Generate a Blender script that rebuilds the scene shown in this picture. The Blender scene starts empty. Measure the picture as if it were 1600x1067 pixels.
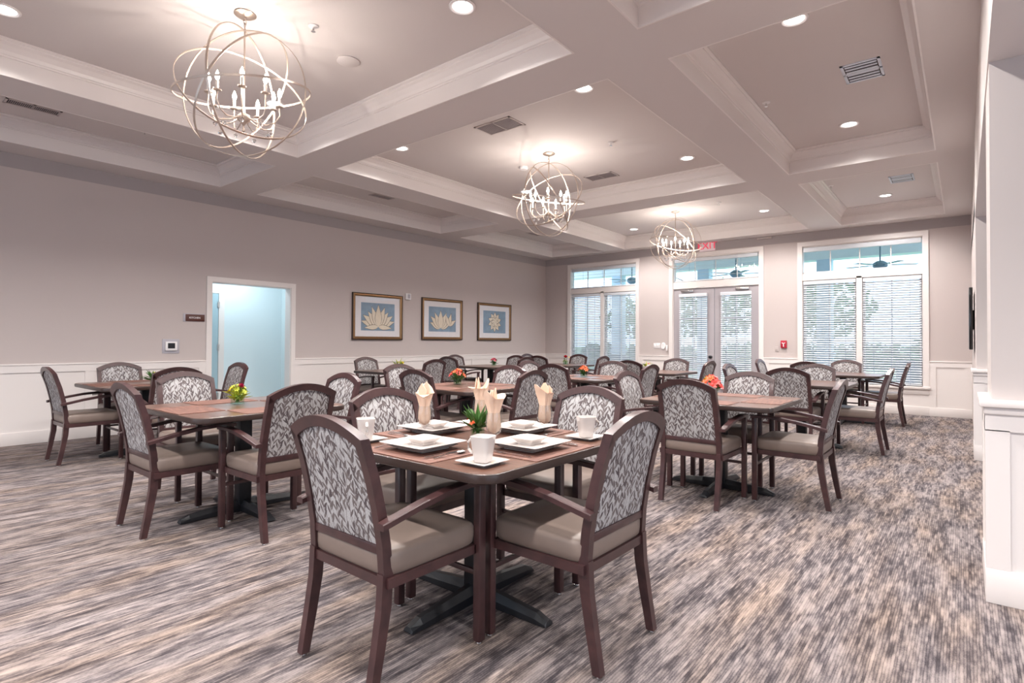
import bpy, bmesh, math, random
from mathutils import Vector, Matrix
random.seed(7)
PI = math.pi
sc = bpy.context.scene
COL = sc.collection

# ------------------------------------------------------------------ camera, world, exposure
F, YAW, CY, PITCH, ROLL, CH = 872.92, .6806, 521.65, .0146, .0054, 1.24
cam_data = bpy.data.cameras.new('camera')
cam_data.sensor_width = 36.0
cam_data.lens = F / 1600 * 36
cam_data.shift_y = (CY - 533.5) / 1600
cam_data.clip_start = .05
cam_data.clip_end = 300
cam = bpy.data.objects.new('camera', cam_data)
COL.objects.link(cam)
_r = Vector((math.cos(YAW), math.sin(YAW), 0))
_d0 = Vector((-math.sin(YAW), math.cos(YAW), 0))
_z = Vector((0, 0, 1))
_d = _d0 * math.cos(PITCH) + _z * math.sin(PITCH)
_u = _z * math.cos(PITCH) - _d0 * math.sin(PITCH)
_R = _r * math.cos(ROLL) + _u * math.sin(ROLL)
_U = _u * math.cos(ROLL) - _r * math.sin(ROLL)
M = Matrix((_R, _U, -_d)).transposed().to_4x4()
M.translation = Vector((0, 0, CH))
cam.matrix_world = M
sc.camera = cam

sc.view_settings.view_transform = 'Standard'
sc.view_settings.look = 'None'
sc.view_settings.gamma = 1
sc.view_settings.use_curve_mapping = False
sc.view_settings.exposure = 1.0
sc.cycles.use_denoising = True
sc.cycles.max_bounces = 9
sc.cycles.diffuse_bounces = 6
sc.cycles.glossy_bounces = 4
sc.cycles.transmission_bounces = 8
sc.cycles.transparent_max_bounces = 24
sc.cycles.caustics_reflective = False
sc.cycles.caustics_refractive = False
sc.cycles.sample_clamp_indirect = 6

SKY = 1.65           # daylight outside
DOWN = 36.0         # recessed lights, W
BULB = 1.7          # chandelier candle bulbs, W
HALL = 12.0
w = bpy.data.worlds.new('world')
sc.world = w
w.use_nodes = True
nt = w.node_tree
bg = nt.nodes['Background']
tc = nt.nodes.new('ShaderNodeTexCoord')
sep = nt.nodes.new('ShaderNodeSeparateXYZ')
rp = nt.nodes.new('ShaderNodeValToRGB')
nt.links.new(tc.outputs['Generated'], sep.inputs[0])
nt.links.new(sep.outputs['Z'], rp.inputs[0])
rp.color_ramp.elements[0].color = (.70, .85, 1, 1)
rp.color_ramp.elements[1].color = (.45, .68, 1, 1)
nt.links.new(rp.outputs[0], bg.inputs[0])
bg.inputs[1].default_value = SKY

XL, XR, YB, YF, ZS, ZC = -8.651, .10, 12.097, -4.6, 3.418, 3.70
XA = 4.2            # alcove side wall
CX = [(-8.192, -6.663), (-6.154, -2.271), (-1.754, -.236)]
CYR = [(-3.9, -.55), (.0, 3.532), (4.045, 7.825), (8.359, 11.744)]

# ------------------------------------------------------------------ materials
def srgb(r, g, b):
    f = lambda c: (c / 12.92 if c <= .04045 else ((c + .055) / 1.055) ** 2.4)
    return (f(r / 255), f(g / 255), f(b / 255), 1)

def mat(name, col, rough=.5, metal=0, spec=.5, coat=0, emis=None, es=0, trans=0, noise=0, nscale=20, bump=0, sheen=0):
    m = bpy.data.materials.new(name)
    m.use_nodes = True
    n = m.node_tree.nodes
    l = m.node_tree.links
    b = n['Principled BSDF']
    b.inputs['Base Color'].default_value = col
    b.inputs['Roughness'].default_value = rough
    b.inputs['Metallic'].default_value = metal
    b.inputs['Specular IOR Level'].default_value = spec
    b.inputs['Coat Weight'].default_value = coat
    b.inputs['Sheen Weight'].default_value = sheen
    b.inputs['Transmission Weight'].default_value = trans
    if emis:
        b.inputs['Emission Color'].default_value = emis
        b.inputs['Emission Strength'].default_value = es
    if noise or bump:
        t = n.new('ShaderNodeTexCoord')
        x = n.new('ShaderNodeTexNoise')
        x.inputs['Scale'].default_value = nscale
        x.inputs['Detail'].default_value = 4
        l.new(t.outputs['Object'], x.inputs['Vector'])
        if noise:
            mx = n.new('ShaderNodeMix')
            mx.data_type = 'RGBA'
            mx.inputs[6].default_value = tuple(c * (1 - noise) for c in col[:3]) + (1,)
            mx.inputs[7].default_value = tuple(min(1, c * (1 + noise)) for c in col[:3]) + (1,)
            l.new(x.outputs[0], mx.inputs[0])
            l.new(mx.outputs[2], b.inputs['Base Color'])
        if bump:
            bp = n.new('ShaderNodeBump')
            bp.inputs['Strength'].default_value = bump
            bp.inputs['Distance'].default_value = .002
            l.new(x.outputs[0], bp.inputs['Height'])
            l.new(bp.outputs[0], b.inputs['Normal'])
    return m

def ramp(n, stops):
    r = n.new('ShaderNodeValToRGB')
    e = r.color_ramp.elements
    while len(e) < len(stops):
        e.new(.5)
    for i, (p, c) in enumerate(stops):
        e[i].position = p
        e[i].color = c
    return r

def math_n(m, op, a, b=None, c=None):
    x = m.node_tree.nodes.new('ShaderNodeMath')
    x.operation = op
    for i, v in enumerate((a, b, c)):
        if v is None:
            continue
        if hasattr(v, 'links'):
            m.node_tree.links.new(v, x.inputs[i])
        else:
            x.inputs[i].default_value = v
    return x.outputs[0]

def carpet_mat():
    m = mat('striated carpet', (.3, .3, .3, 1), .95, spec=.1)
    n, l = m.node_tree.nodes, m.node_tree.links
    b = n['Principled BSDF']
    t = n.new('ShaderNodeTexCoord')
    def noise(sx, sy, detail=3, rough=.6, dist=0):
        mp = n.new('ShaderNodeMapping')
        mp.inputs['Scale'].default_value = (sx, sy, 1)
        l.new(t.outputs['Object'], mp.inputs[0])
        x = n.new('ShaderNodeTexNoise')
        x.inputs['Scale'].default_value = 1
        x.inputs['Detail'].default_value = detail
        x.inputs['Roughness'].default_value = rough
        x.inputs['Distortion'].default_value = dist
        l.new(mp.outputs[0], x.inputs['Vector'])
        return x.outputs[0]
    sp = n.new('ShaderNodeSeparateXYZ')
    l.new(t.outputs['Object'], sp.inputs[0])
    wob = noise(6, 14, 1, .5)
    xx = math_n(m, 'ADD', sp.outputs['X'], math_n(m, 'ADD', math_n(m, 'MULTIPLY', wob, .004), math_n(m, 'MULTIPLY', noise(30, .35, 1, .5), .014)))
    def dashes(per, ky, seed):
        q = math_n(m, 'DIVIDE', xx, per)
        idx = math_n(m, 'FLOOR', q)
        fr = math_n(m, 'ABSOLUTE', math_n(m, 'SUBTRACT', math_n(m, 'FRACT', q), .5))
        cb = n.new('ShaderNodeCombineXYZ')
        l.new(math_n(m, 'MULTIPLY', idx, 7.31), cb.inputs[0])
        l.new(math_n(m, 'MULTIPLY', sp.outputs['Y'], ky), cb.inputs[1])
        cb.inputs[2].default_value = seed
        x = n.new('ShaderNodeTexNoise')
        x.inputs['Scale'].default_value = 1
        x.inputs['Detail'].default_value = 2
        x.inputs['Roughness'].default_value = .65
        l.new(cb.outputs[0], x.inputs['Vector'])
        return x.outputs[0], fr
    d1, f1 = dashes(.0105, 6, 1.0)
    d2, f2 = dashes(.024, 3.6, 9.0)
    s3 = noise(11.0, 1.5, 2, .55)
    s4 = noise(260, 90, 1, .5)
    s5 = noise(5.5, 1.2, 2, .5)
    g = math_n(m, 'MULTIPLY_ADD', f1, -.45, .11)
    v = math_n(m, 'ADD', math_n(m, 'MULTIPLY', d1, 1.6), math_n(m, 'MULTIPLY', d2, .95))
    v = math_n(m, 'ADD', v, math_n(m, 'MULTIPLY', s3, .90))
    v = math_n(m, 'ADD', v, math_n(m, 'MULTIPLY', s4, .40))
    v = math_n(m, 'ADD', v, g)
    v = math_n(m, 'MULTIPLY_ADD', v, .98, -1.38)
    r = ramp(n, [(0, srgb(58, 53, 55)), (.30, srgb(80, 74, 76)), (.50, srgb(110, 102, 101)), (.72, srgb(138, 128, 125)), (1, srgb(156, 145, 140))])
    l.new(v, r.inputs[0])
    hue = ramp(n, [(.42, (.98, .98, 1.01, 1)), (.68, (1.08, .98, .88, 1))])
    l.new(s5, hue.inputs[0])
    mx = n.new('ShaderNodeMix')
    mx.data_type = 'RGBA'
    mx.blend_type = 'MULTIPLY'
    mx.inputs[0].default_value = 1
    l.new(r.outputs[0], mx.inputs[6])
    l.new(hue.outputs[0], mx.inputs[7])
    l.new(mx.outputs[2], b.inputs['Base Color'])
    bp = n.new('ShaderNodeBump')
    bp.inputs['Strength'].default_value = .35
    bp.inputs['Distance'].default_value = .004
    l.new(s4, bp.inputs['Height'])
    l.new(bp.outputs[0], b.inputs['Normal'])
    return m

def leaf_mat():
    """pale woven fabric with darker branches and lens-shaped leaves; pattern lies in local XZ"""
    m = mat('leaf fabric', (.6, .6, .6, 1), .85, spec=.2)
    n, l = m.node_tree.nodes, m.node_tree.links
    b = n['Principled BSDF']
    t = n.new('ShaderNodeTexCoord')
    sp = n.new('ShaderNodeSeparateXYZ')
    l.new(t.outputs['Object'], sp.inputs[0])
    X, Z = sp.outputs['X'], sp.outputs['Z']
    def mul(a_, b_): return math_n(m, 'MULTIPLY', a_, b_)
    def add(a_, b_): return math_n(m, 'ADD', a_, b_)
    def hash_(a_, b_, c_):
        cb = n.new('ShaderNodeCombineXYZ')
        for i_, v_ in enumerate((a_, b_, c_)):
            if hasattr(v_, 'links'): l.new(v_, cb.inputs[i_])
            else: cb.inputs[i_].default_value = v_
        wn = n.new('ShaderNodeTexWhiteNoise')
        wn.noise_dimensions = '3D'
        l.new(cb.outputs[0], wn.inputs['Vector'])
        return wn.outputs['Value']
    def branch(P_, S_, slope, amp, freq, seed, hl, hw, ang, keep):
        wv = mul(math_n(m, 'SINE', add(mul(Z, freq), seed)), amp)
        x = add(add(X, mul(Z, slope)), wv)
        q = math_n(m, 'DIVIDE', add(x, seed * .013), P_)
        col = math_n(m, 'FLOOR', q)
        u = mul(math_n(m, 'SUBTRACT', math_n(m, 'FRACT', q), .5), P_)
        side = math_n(m, 'SIGN', u)
        au = math_n(m, 'ABSOLUTE', u)
        zo = add(math_n(m, 'DIVIDE', Z, S_), add(mul(side, .23), mul(hash_(col, seed, 3.1), 5.0)))
        row = math_n(m, 'FLOOR', zo)
        v = mul(math_n(m, 'SUBTRACT', math_n(m, 'FRACT', zo), .5), S_)
        h = hash_(col, row, add(side, seed))
        h2 = hash_(row, col, add(side, seed + 5))
        a_ = math_n(m, 'MULTIPLY_ADD', h2, .5, ang - .25)
        ca, sa = math_n(m, 'COSINE', a_), math_n(m, 'SINE', a_)
        du = math_n(m, 'SUBTRACT', au, P_ * .235)
        # along-leaf and across-leaf coordinates
        al = add(mul(du, sa), mul(v, ca))
        ac = math_n(m, 'SUBTRACT', mul(du, ca), mul(v, sa))
        e1 = math_n(m, 'ABSOLUTE', mul(ac, 1 / hw))
        e2 = mul(al, 1 / hl)
        ins = math_n(m, 'LESS_THAN', add(e1, mul(e2, e2)), 1.0)
        ins = mul(ins, math_n(m, 'LESS_THAN', h, keep))
        return ins, math_n(m, 'LESS_THAN', au, .0012), h2
    L1, S1, c1 = branch(.044, .046, .06, .006, 34.0, .7, .0215, .0052, .50, .80)
    L2, S2, c2 = branch(.052, .050, -.20, .007, 27.0, 4.1, .0235, .0052, .42, .70)
    L3, S3, c3 = branch(.061, .048, .26, .005, 31.0, 8.3, .0215, .0052, .75, .55)
    S = math_n(m, 'MAXIMUM', S1, math_n(m, 'MAXIMUM', S2, S3))
    dark = math_n(m, 'MAXIMUM', math_n(m, 'MAXIMUM', L1, L2), L3)
    fine = n.new('ShaderNodeTexNoise')
    fine.inputs['Scale'].default_value = 260
    l.new(t.outputs['Object'], fine.inputs['Vector'])
    base = ramp(n, [(.3, srgb(160, 158, 158)), (.7, srgb(190, 188, 189))])
    l.new(fine.outputs[0], base.inputs[0])
    lc = ramp(n, [(0, srgb(84, 76, 78)), (1, srgb(116, 107, 106))])
    l.new(c1, lc.inputs[0])
    def mix(fac, a, bb):
        x = n.new('ShaderNodeMix')
        x.data_type = 'RGBA'
        l.new(fac, x.inputs[0])
        if hasattr(a, 'links'):
            l.new(a, x.inputs[6])
        if hasattr(bb, 'links'):
            l.new(bb, x.inputs[7])
        else:
            x.inputs[7].default_value = bb
        return x.outputs[2]
    o = mix(S, base.outputs[0], srgb(110, 101, 101))
    o = mix(dark, o, lc.outputs[0])
    l.new(o, b.inputs['Base Color'])
    return m

def wood_mat(name, c0, c1, rough, sx=60, sy=3, coat=0):
    m = mat(name, c0, rough, coat=coat)
    n, l = m.node_tree.nodes, m.node_tree.links
    b = n['Principled BSDF']
    t = n.new('ShaderNodeTexCoord')
    mp = n.new('ShaderNodeMapping')
    mp.inputs['Scale'].default_value = (sx, sy, sy)
    l.new(t.outputs['Object'], mp.inputs[0])
    x = n.new('ShaderNodeTexNoise')
    x.inputs['Scale'].default_value = 1
    x.inputs['Detail'].default_value = 5
    x.inputs['Distortion'].default_value = .6
    l.new(mp.outputs[0], x.inputs['Vector'])
    r = ramp(n, [(.3, c0), (.7, c1)])
    l.new(x.outputs[0], r.inputs[0])
    l.new(r.outputs[0], b.inputs['Base Color'])
    b.inputs['Coat Roughness'].default_value = .12
    return m

def weave_mat():
    m = mat('woven placemat', srgb(150, 100, 84), .7)
    n, l = m.node_tree.nodes, m.node_tree.links
    b = n['Principled BSDF']
    t = n.new('ShaderNodeTexCoord')
    mp = n.new('ShaderNodeMapping')
    mp.inputs['Scale'].default_value = (8, 130, 1)
    l.new(t.outputs['Object'], mp.inputs[0])
    x = n.new('ShaderNodeTexNoise')
    x.inputs['Scale'].default_value = 1
    x.inputs['Detail'].default_value = 3
    l.new(mp.outputs[0], x.inputs['Vector'])
    r = ramp(n, [(.35, srgb(76, 50, 44)), (.55, srgb(118, 80, 68)), (.75, srgb(148, 112, 96))])
    l.new(x.outputs[0], r.inputs[0])
    l.new(r.outputs[0], b.inputs['Base Color'])
    return m

def bulb_mat(name, col, s):
    m = bpy.data.materials.new(name)
    m.use_nodes = True
    n, l = m.node_tree.nodes, m.node_tree.links
    n.clear()
    o = n.new('ShaderNodeOutputMaterial')
    e = n.new('ShaderNodeEmission')
    e.inputs[0].default_value = col
    e.inputs[1].default_value = s
    t = n.new('ShaderNodeBsdfTransparent')
    a = n.new('ShaderNodeAddShader')
    l.new(e.outputs[0], a.inputs[0])
    l.new(t.outputs[0], a.inputs[1])
    l.new(a.outputs[0], o.inputs[0])
    return m

def emit_mat(name, col, s):
    m = bpy.data.materials.new(name)
    m.use_nodes = True
    n, l = m.node_tree.nodes, m.node_tree.links
    n.clear()
    o = n.new('ShaderNodeOutputMaterial')
    e = n.new('ShaderNodeEmission')
    e.inputs[0].default_value = col
    e.inputs[1].default_value = s
    l.new(e.outputs[0], o.inputs[0])
    return m

def pane_mat(name, tint, ior=1.45):
    m = bpy.data.materials.new(name)
    m.use_nodes = True
    n, l = m.node_tree.nodes, m.node_tree.links
    n.clear()
    o = n.new('ShaderNodeOutputMaterial')
    g = n.new('ShaderNodeBsdfGlossy')
    g.inputs['Roughness'].default_value = .02
    t = n.new('ShaderNodeBsdfTransparent')
    t.inputs[0].default_value = tint
    fr = n.new('ShaderNodeFresnel')
    fr.inputs[0].default_value = ior
    mx = n.new('ShaderNodeMixShader')
    ge = n.new('ShaderNodeNewGeometry')
    inv = math_n(m, 'SUBTRACT', 1.0, ge.outputs['Backfacing'])
    l.new(math_n(m, 'MULTIPLY', fr.outputs[0], inv), mx.inputs[0])
    l.new(t.outputs[0], mx.inputs[1])
    l.new(g.outputs[0], mx.inputs[2])
    l.new(mx.outputs[0], o.inputs[0])
    return m

MT = dict(
    wall=mat('greige wall paint', srgb(194, 183, 180), .75, spec=.25, bump=.05, nscale=160),
    ceil=mat('pale ceiling paint', srgb(214, 207, 205), .85, spec=.2),
    trim=mat('white semi gloss trim paint', srgb(228, 221, 218), .32, spec=.5),
    top_band=mat('darker top band', srgb(168, 160, 160), .85, spec=.2),
    pil=mat('column paint', srgb(200, 191, 188), .6, spec=.3),
    carpet=carpet_mat(), leaf=leaf_mat(),
    cwood=wood_mat('chair wood', srgb(54, 34, 36), srgb(72, 46, 46), .36, 14, 14, .15),
    vinyl=mat('taupe vinyl', srgb(124, 109, 101), .42, spec=.45, noise=.05, nscale=30),
    ttop=wood_mat('table top laminate', srgb(84, 58, 48), srgb(112, 80, 66), .30, 4, 40, .25),
    tedge=mat('dark table edge', srgb(52, 38, 34), .35),
    iron=mat('black cast iron', srgb(30, 30, 34), .45),
    weave=weave_mat(),
    steel=mat('steel', (.75, .75, .75, 1), .2, 1),
    champ=mat('champagne leaf metal', srgb(196, 180, 168), .34, .8),
    candle=mat('candle sleeve', srgb(240, 232, 220), .5),
    bulb=bulb_mat('glowing flame bulb', (1, .90, .78, 1), 18),
    crystal=mat('crystal', (1, 1, 1, 1), .02, trans=1, spec=.8),
    down=emit_mat('recessed lamp', (1, .95, .90, 1), 8),
    porc=mat('white porcelain', srgb(206, 199, 195), .14, spec=.6, coat=.3),
    napkin=mat('peach linen napkin', srgb(222, 191, 168), .85, sheen=.1, noise=.04, nscale=60),
    glass=pane_mat('clear glass', (.93, .93, .93, 1), 1.8),
    vglass=pane_mat('vase glass', (.86, .93, .88, 1)),
    pane=pane_mat('window glass', (.95, .98, 1, 1)),
    pane2=pane_mat('picture glass', (1, 1, 1, 1)),
    water=pane_mat('vase water', (.80, .90, .78, 1)),
    green=mat('leaf green', srgb(70, 110, 50), .5, noise=.4, nscale=30),
    lime=mat('pale green leaves', srgb(176, 186, 62), .5, noise=.3, nscale=30),
    red=mat('red petals', srgb(178, 24, 40), .5), mag=mat('magenta petals', srgb(170, 16, 74), .5),
    orange=mat('orange petals', srgb(232, 104, 62), .5, noise=.2, nscale=40), yellow=mat('yellow petals', srgb(236, 206, 50), .5),
    coral=mat('coral petals', srgb(224, 84, 78), .5, noise=.2, nscale=40), pink=mat('pink petals', srgb(196, 80, 100), .5),
    blind=mat('white blind slats', srgb(214, 218, 224), .45), cord=mat('blind cord', srgb(150, 160, 180), .7),
    doorp=mat('grey door paint', srgb(170, 163, 167), .4),
    gold=mat('bronze gold frame', srgb(150, 116, 82), .35, .7, noise=.15, nscale=12),
    darkf=mat('dark frame edge', srgb(62, 44, 34), .4), matb=mat('mat board', srgb(224, 220, 222), .8),
    artb=mat('blue grey art paper', srgb(126, 148, 168), .8, noise=.28, nscale=9),
    artc=mat('cream petal paint', srgb(222, 208, 186), .8, noise=.10, nscale=14), artl=mat('dark line paint', srgb(96, 78, 62), .8),
    brown=mat('brown sign plastic', srgb(84, 46, 38), .4), white=mat('white plastic', srgb(236, 232, 232), .4),
    grey=mat('grey plastic', srgb(176, 172, 180), .4), black=mat('black plastic', srgb(24, 22, 28), .3),
    dark=mat('dark duct interior', srgb(60, 54, 56), .8), ventw=mat('vent metal', srgb(196, 186, 184), .5),
    ventb=mat('white enamel vent', srgb(222, 228, 240), .4), slot=mat('vent louvres', srgb(164, 154, 154), .6),
    exitf=mat('exit sign face', srgb(240, 225, 228), .5), exitr=emit_mat('lit red letters', (1, .10, .16, 1), .42),
    alarm=mat('alarm red', srgb(176, 30, 52), .4), brass=mat('brass', srgb(120, 92, 60), .3, 1),
    hallw=mat('hall wall paint', srgb(214, 226, 230), .6), halld=mat('hall door paint', srgb(160, 186, 196), .5),
    porchw=mat('white porch paint', srgb(205, 222, 236), .6), porchc=mat('porch ceiling boards', srgb(228, 234, 234), .6, noise=.05, nscale=6),
    conc=mat('porch concrete', srgb(222, 220, 216), .8), lawn=mat('lawn', srgb(172, 196, 140), .9, noise=.2, nscale=2),
    fol=mat('outdoor foliage', srgb(60, 112, 66), .8, noise=.4, nscale=3), bark=mat('bark', srgb(84, 70, 62), .9),
    fan=mat('fan metal blue grey', srgb(120, 142, 156), .4, .3), steelb=mat('patio steel', srgb(58, 92, 120), .5),
    tv=mat('screen black', srgb(18, 18, 22), .15),
)

# ------------------------------------------------------------------ mesh helpers
class MB:
    def __init__(s):
        s.v = []; s.f = []; s.m = []; s.sm = []
    def add(s, vs, fs, mi=0, smooth=False, mtx=None):
        o = len(s.v)
        for p in vs:
            p = Vector(p)
            s.v.append(mtx @ p if mtx else p)
        for f in fs:
            s.f.append([i + o for i in f]); s.m.append(mi); s.sm.append(smooth)
        return s
    def box(s, a, b, mi=0, bev=0, mtx=None):
        x0, y0, z0 = [min(a[i], b[i]) for i in range(3)]
        x1, y1, z1 = [max(a[i], b[i]) for i in range(3)]
        if bev <= 0:
            vs = [(x0, y0, z0), (x1, y0, z0), (x1, y1, z0), (x0, y1, z0), (x0, y0, z1), (x1, y0, z1), (x1, y1, z1), (x0, y1, z1)]
            fs = [(0, 3, 2, 1), (4, 5, 6, 7), (0, 1, 5, 4), (1, 2, 6, 5), (2, 3, 7, 6), (3, 0, 4, 7)]
            return s.add(vs, fs, mi, False, mtx)
        bm = bmesh.new()
        bmesh.ops.create_cube(bm, size=1)
        for v in bm.verts:
            v.co = Vector(((x0 + x1) / 2 + v.co.x * (x1 - x0), (y0 + y1) / 2 + v.co.y * (y1 - y0), (z0 + z1) / 2 + v.co.z * (z1 - z0)))
        bmesh.ops.bevel(bm, geom=bm.edges[:], offset=bev, segments=2, affect='EDGES', profile=.5)
        bm.verts.index_update()
        s.add([v.co.copy() for v in bm.verts], [[v.index for v in f.verts] for f in bm.faces], mi, True, mtx)
        bm.free()
        return s
    def rings(s, rs, mi=0, smooth=True, caps=True, mtx=None):
        """loft between equal-length closed rings"""
        n = len(rs[0]); vs = [p for r in rs for p in r]; fs = []
        for k in range(len(rs) - 1):
            for i in range(n):
                j = (i + 1) % n
                fs.append((k * n + i, k * n + j, (k + 1) * n + j, (k + 1) * n + i))
        s.add(vs, fs, mi, smooth, mtx)
        if caps:
            s.add(rs[0], [list(range(n))[::-1]], mi, False, mtx)
            s.add(rs[-1], [list(range(n))], mi, False, mtx)
        return s
    def lathe(s, prof, n=16, c=(0, 0, 0), mi=0, caps=False, mtx=None, sx=1, sy=1):
        rs = [[(c[0] + r * sx * math.cos(2 * PI * i / n), c[1] + r * sy * math.sin(2 * PI * i / n), c[2] + z) for i in range(n)] for r, z in prof]
        return s.rings(rs, mi, True, caps, mtx)
    def sweep(s, path, w, h=None, n=8, mi=0, closed=False, up=(0, 0, 1), rect=False, mtx=None):
        """tube (n sides) or rectangular bar along a path; w, h may be lists"""
        P = [Vector(p) for p in path]; N = len(P); rs = []
        pv = None
        for i, p in enumerate(P):
            a = P[i - 1] if (i or closed) else P[i]
            b = P[(i + 1) % N] if (i < N - 1 or closed) else P[i]
            t = (b - a).normalized()
            U = Vector(up)
            if abs(t.dot(U)) > .98:
                U = Vector((0, 1, 0)) if pv is None else pv
            side = t.cross(U).normalized()
            U2 = side.cross(t).normalized(); pv = U2
            ww = w[i] if isinstance(w, (list, tuple)) else w
            hh = (h[i] if isinstance(h, (list, tuple)) else h) if h is not None else ww
            if rect:
                rs.append([p + side * (ww / 2 * a_) + U2 * (hh / 2 * b_) for a_, b_ in ((-1, -1), (1, -1), (1, 1), (-1, 1))])
            else:
                rs.append([p + side * (ww * math.cos(2 * PI * k / n)) + U2 * (hh * math.sin(2 * PI * k / n)) for k in range(n)])
        if closed:
            rs.append(rs[0])
        return s.rings(rs, mi, not rect, not closed, mtx)
    def build(s, name, mats, parent=None):
        me = bpy.data.meshes.new(name)
        me.from_pydata([tuple(v) for v in s.v], [], s.f)
        for m in (mats if isinstance(mats, (list, tuple)) else [mats]):
            me.materials.append(m)
        me.polygons.foreach_set('material_index', s.m)
        me.polygons.foreach_set('use_smooth', s.sm)
        me.update()
        bm = bmesh.new(); bm.from_mesh(me)
        bmesh.ops.recalc_face_normals(bm, faces=bm.faces[:])
        bm.to_mesh(me); bm.free()
        if any(s.sm):
            try:
                me.set_sharp_from_angle(angle=math.radians(40))
            except Exception:
                pass
        o = bpy.data.objects.new(name, me)
        COL.objects.link(o)
        if parent:
            o.parent = parent
        return o

def tag(o, label, cat, group=None, kind=None):
    o['label'] = label; o['category'] = cat
    if group: o['group'] = group
    if kind: o['kind'] = kind
    return o
def empty(name, loc=(0, 0, 0), rz=0):
    o = bpy.data.objects.new(name, None)
    o.empty_display_size = .1
    COL.objects.link(o)
    o.location = loc; o.rotation_euler = (0, 0, rz)
    return o
def struct(o):
    o['kind'] = 'structure'
    return o
def copy_tree(o, parent=None):
    c = o.copy(); COL.objects.link(c); c.parent = parent
    for ch in list(o.children):
        copy_tree(ch, c)
    return c
_used = set()
def place(proto, loc, rz, label, group=None, cat=None):
    o = proto if proto.name not in _used else copy_tree(proto)
    _used.add(o.name); _used.add(proto.name)
    o.location = loc; o.rotation_euler = (0, 0, rz)
    o['label'] = label
    if group: o['group'] = group
    if cat: o['category'] = cat
    return o

# ------------------------------------------------------------------ room shell
struct(MB().box((XL - .15, YF - .15, -.12), (XA + .15, YB + .2, 0)).build('floor', MT['carpet']))
# ceiling: flat coffer tops plus the beam grid between the coffers
c = MB()
xs = [XL - .15]; [xs.extend(p) for p in CX]; xs.append(XR)
ys = [YF - .15]; [ys.extend(p) for p in CYR]; ys.append(YB + .2)
for i in range(0, len(xs), 2):
    c.box((xs[i], ys[0], ZS), (xs[i + 1], ys[-1], ZC + .1))
for i in range(0, len(ys), 2):
    for a, b in CX:
        c.box((a, ys[i], ZS), (b, ys[i + 1], ZC + .1))
for a, b in CX:
    for p, q in CYR:
        c.box((a - .005, p - .005, ZC), (b + .005, q + .005, ZC + .1))
c.box((XR, YF - .15, 2.74), (XA + .15, YB + .2, 2.9))
struct(c.build('ceiling', MT['ceil']))
# painted fascia and crown moulding inside each coffer
PROF = [(.012, ZS - .002), (.012, ZC - .135), (.022, ZC - .130), (.022, ZC - .118), (.030, ZC - .112), (.040, ZC - .085), (.070, ZC - .048), (.092, ZC - .034), (.092, ZC - .024), (.112, ZC - .014), (.112, ZC - .001), (-.001, ZC - .001), (-.001, ZS - .002)]
tn = 1
for a, b in CX:
    for p, q in CYR:
        m = MB()
        rs = []
        for (ix, iy) in ((0, 0), (1, 0), (1, 1), (0, 1), (0, 0)):
            rs.append([((a + d) if ix == 0 else (b - d), (p + d) if iy == 0 else (q - d), z) for d, z in PROF])
        m.rings(rs, 0, False, False)
        struct(m.build('trim_%d' % tn, MT['trim'])); tn += 1

# walls
struct(MB().box((XL - .15, YF, 0), (XL, 3.62, ZS)).box((XL - .15, 4.87, 0), (XL, YB, ZS)).box((XL - .15, 3.62, 2.11), (XL, 4.87, ZS)).build('wall_left', MT['wall']))
WIN = [(-7.87, -6.01, .50), (-5.12, -3.26, 0.0), (-2.48, -.545, .50)]
b = MB(); x = XL
for a_, b_, zb in WIN:
    b.box((x, YB, 0), (a_, YB + .18, ZS))
    b.box((a_, YB, 3.15), (b_, YB + .18, ZS))
    if zb: b.box((a_, YB, 0), (b_, YB + .18, zb))
    x = b_
b.box((x, YB, 0), (XR + .15, YB + .18, ZS))
struct(b.build('wall_back', MT['wall']))
FRONT_FILL = [(-7.9, -6.0), (-5.1, -3.2), (-2.3, -.4)]
m = MB(); x = XL - .15
for a_, b_ in FRONT_FILL:
    m.box((x, YF - .15, 0), (a_, YF, ZS)); m.box((a_, YF - .15, 0), (b_, YF, .5)); m.box((a_, YF - .15, 2.6 if a_ > 0 else 3.15), (b_, YF, ZS)); x = b_
m.box((x, YF - .15, 0), (XA + .15, YF, ZS))
struct(m.build('wall_front', MT['wall']))
ALCOVE_FILL = [(-3.9, -.9), (.1, 3.2), (5.0, 7.4)]
def portal(loc, rot, sx, sy):
    L = bpy.data.lights.new('window_portal', 'AREA'); L.shape = 'RECTANGLE'; L.size = sx; L.size_y = sy; L.cycles.is_portal = True
    o = bpy.data.objects.new('window_portal', L); COL.objects.link(o); o.location = loc; o.rotation_euler = rot
for k, (a_, b_) in enumerate(FRONT_FILL):
    zt = 2.6 if a_ > 0 else 3.15
    q = MB()
    for t_ in (a_, (a_ + b_) / 2, b_): q.box((t_ - .04, YF - .12, .5), (t_ + .04, YF - .02, zt))
    for z_ in (.5, 1.8, zt): q.box((a_, YF - .12, z_ - .04), (b_, YF - .02, z_ + .04))
    struct(q.build('window_%d' % (3 + k), MT['trim']))  # added window behind the camera, unseen, lets in fill daylight
    portal(((a_ + b_) / 2, YF - .14, (.5 + zt) / 2), (PI / 2, 0, PI), b_ - a_, zt - .5)
for k, (a_, b_) in enumerate(ALCOVE_FILL):
    q = MB()
    for t_ in (a_, (a_ + b_) / 2, b_): q.box((XA + .02, t_ - .04, .4), (XA + .12, t_ + .04, 2.6))
    for z_ in (.4, 1.6, 2.6): q.box((XA + .02, a_, z_ - .04), (XA + .12, b_, z_ + .04))
    struct(q.build('window_%d' % (7 + k), MT['trim']))  # unseen alcove window, added to supply even daylight from the side
    portal((XA + .14, (a_ + b_) / 2, 1.5), (PI / 2, 0, PI / 2), b_ - a_, 2.2)
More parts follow.
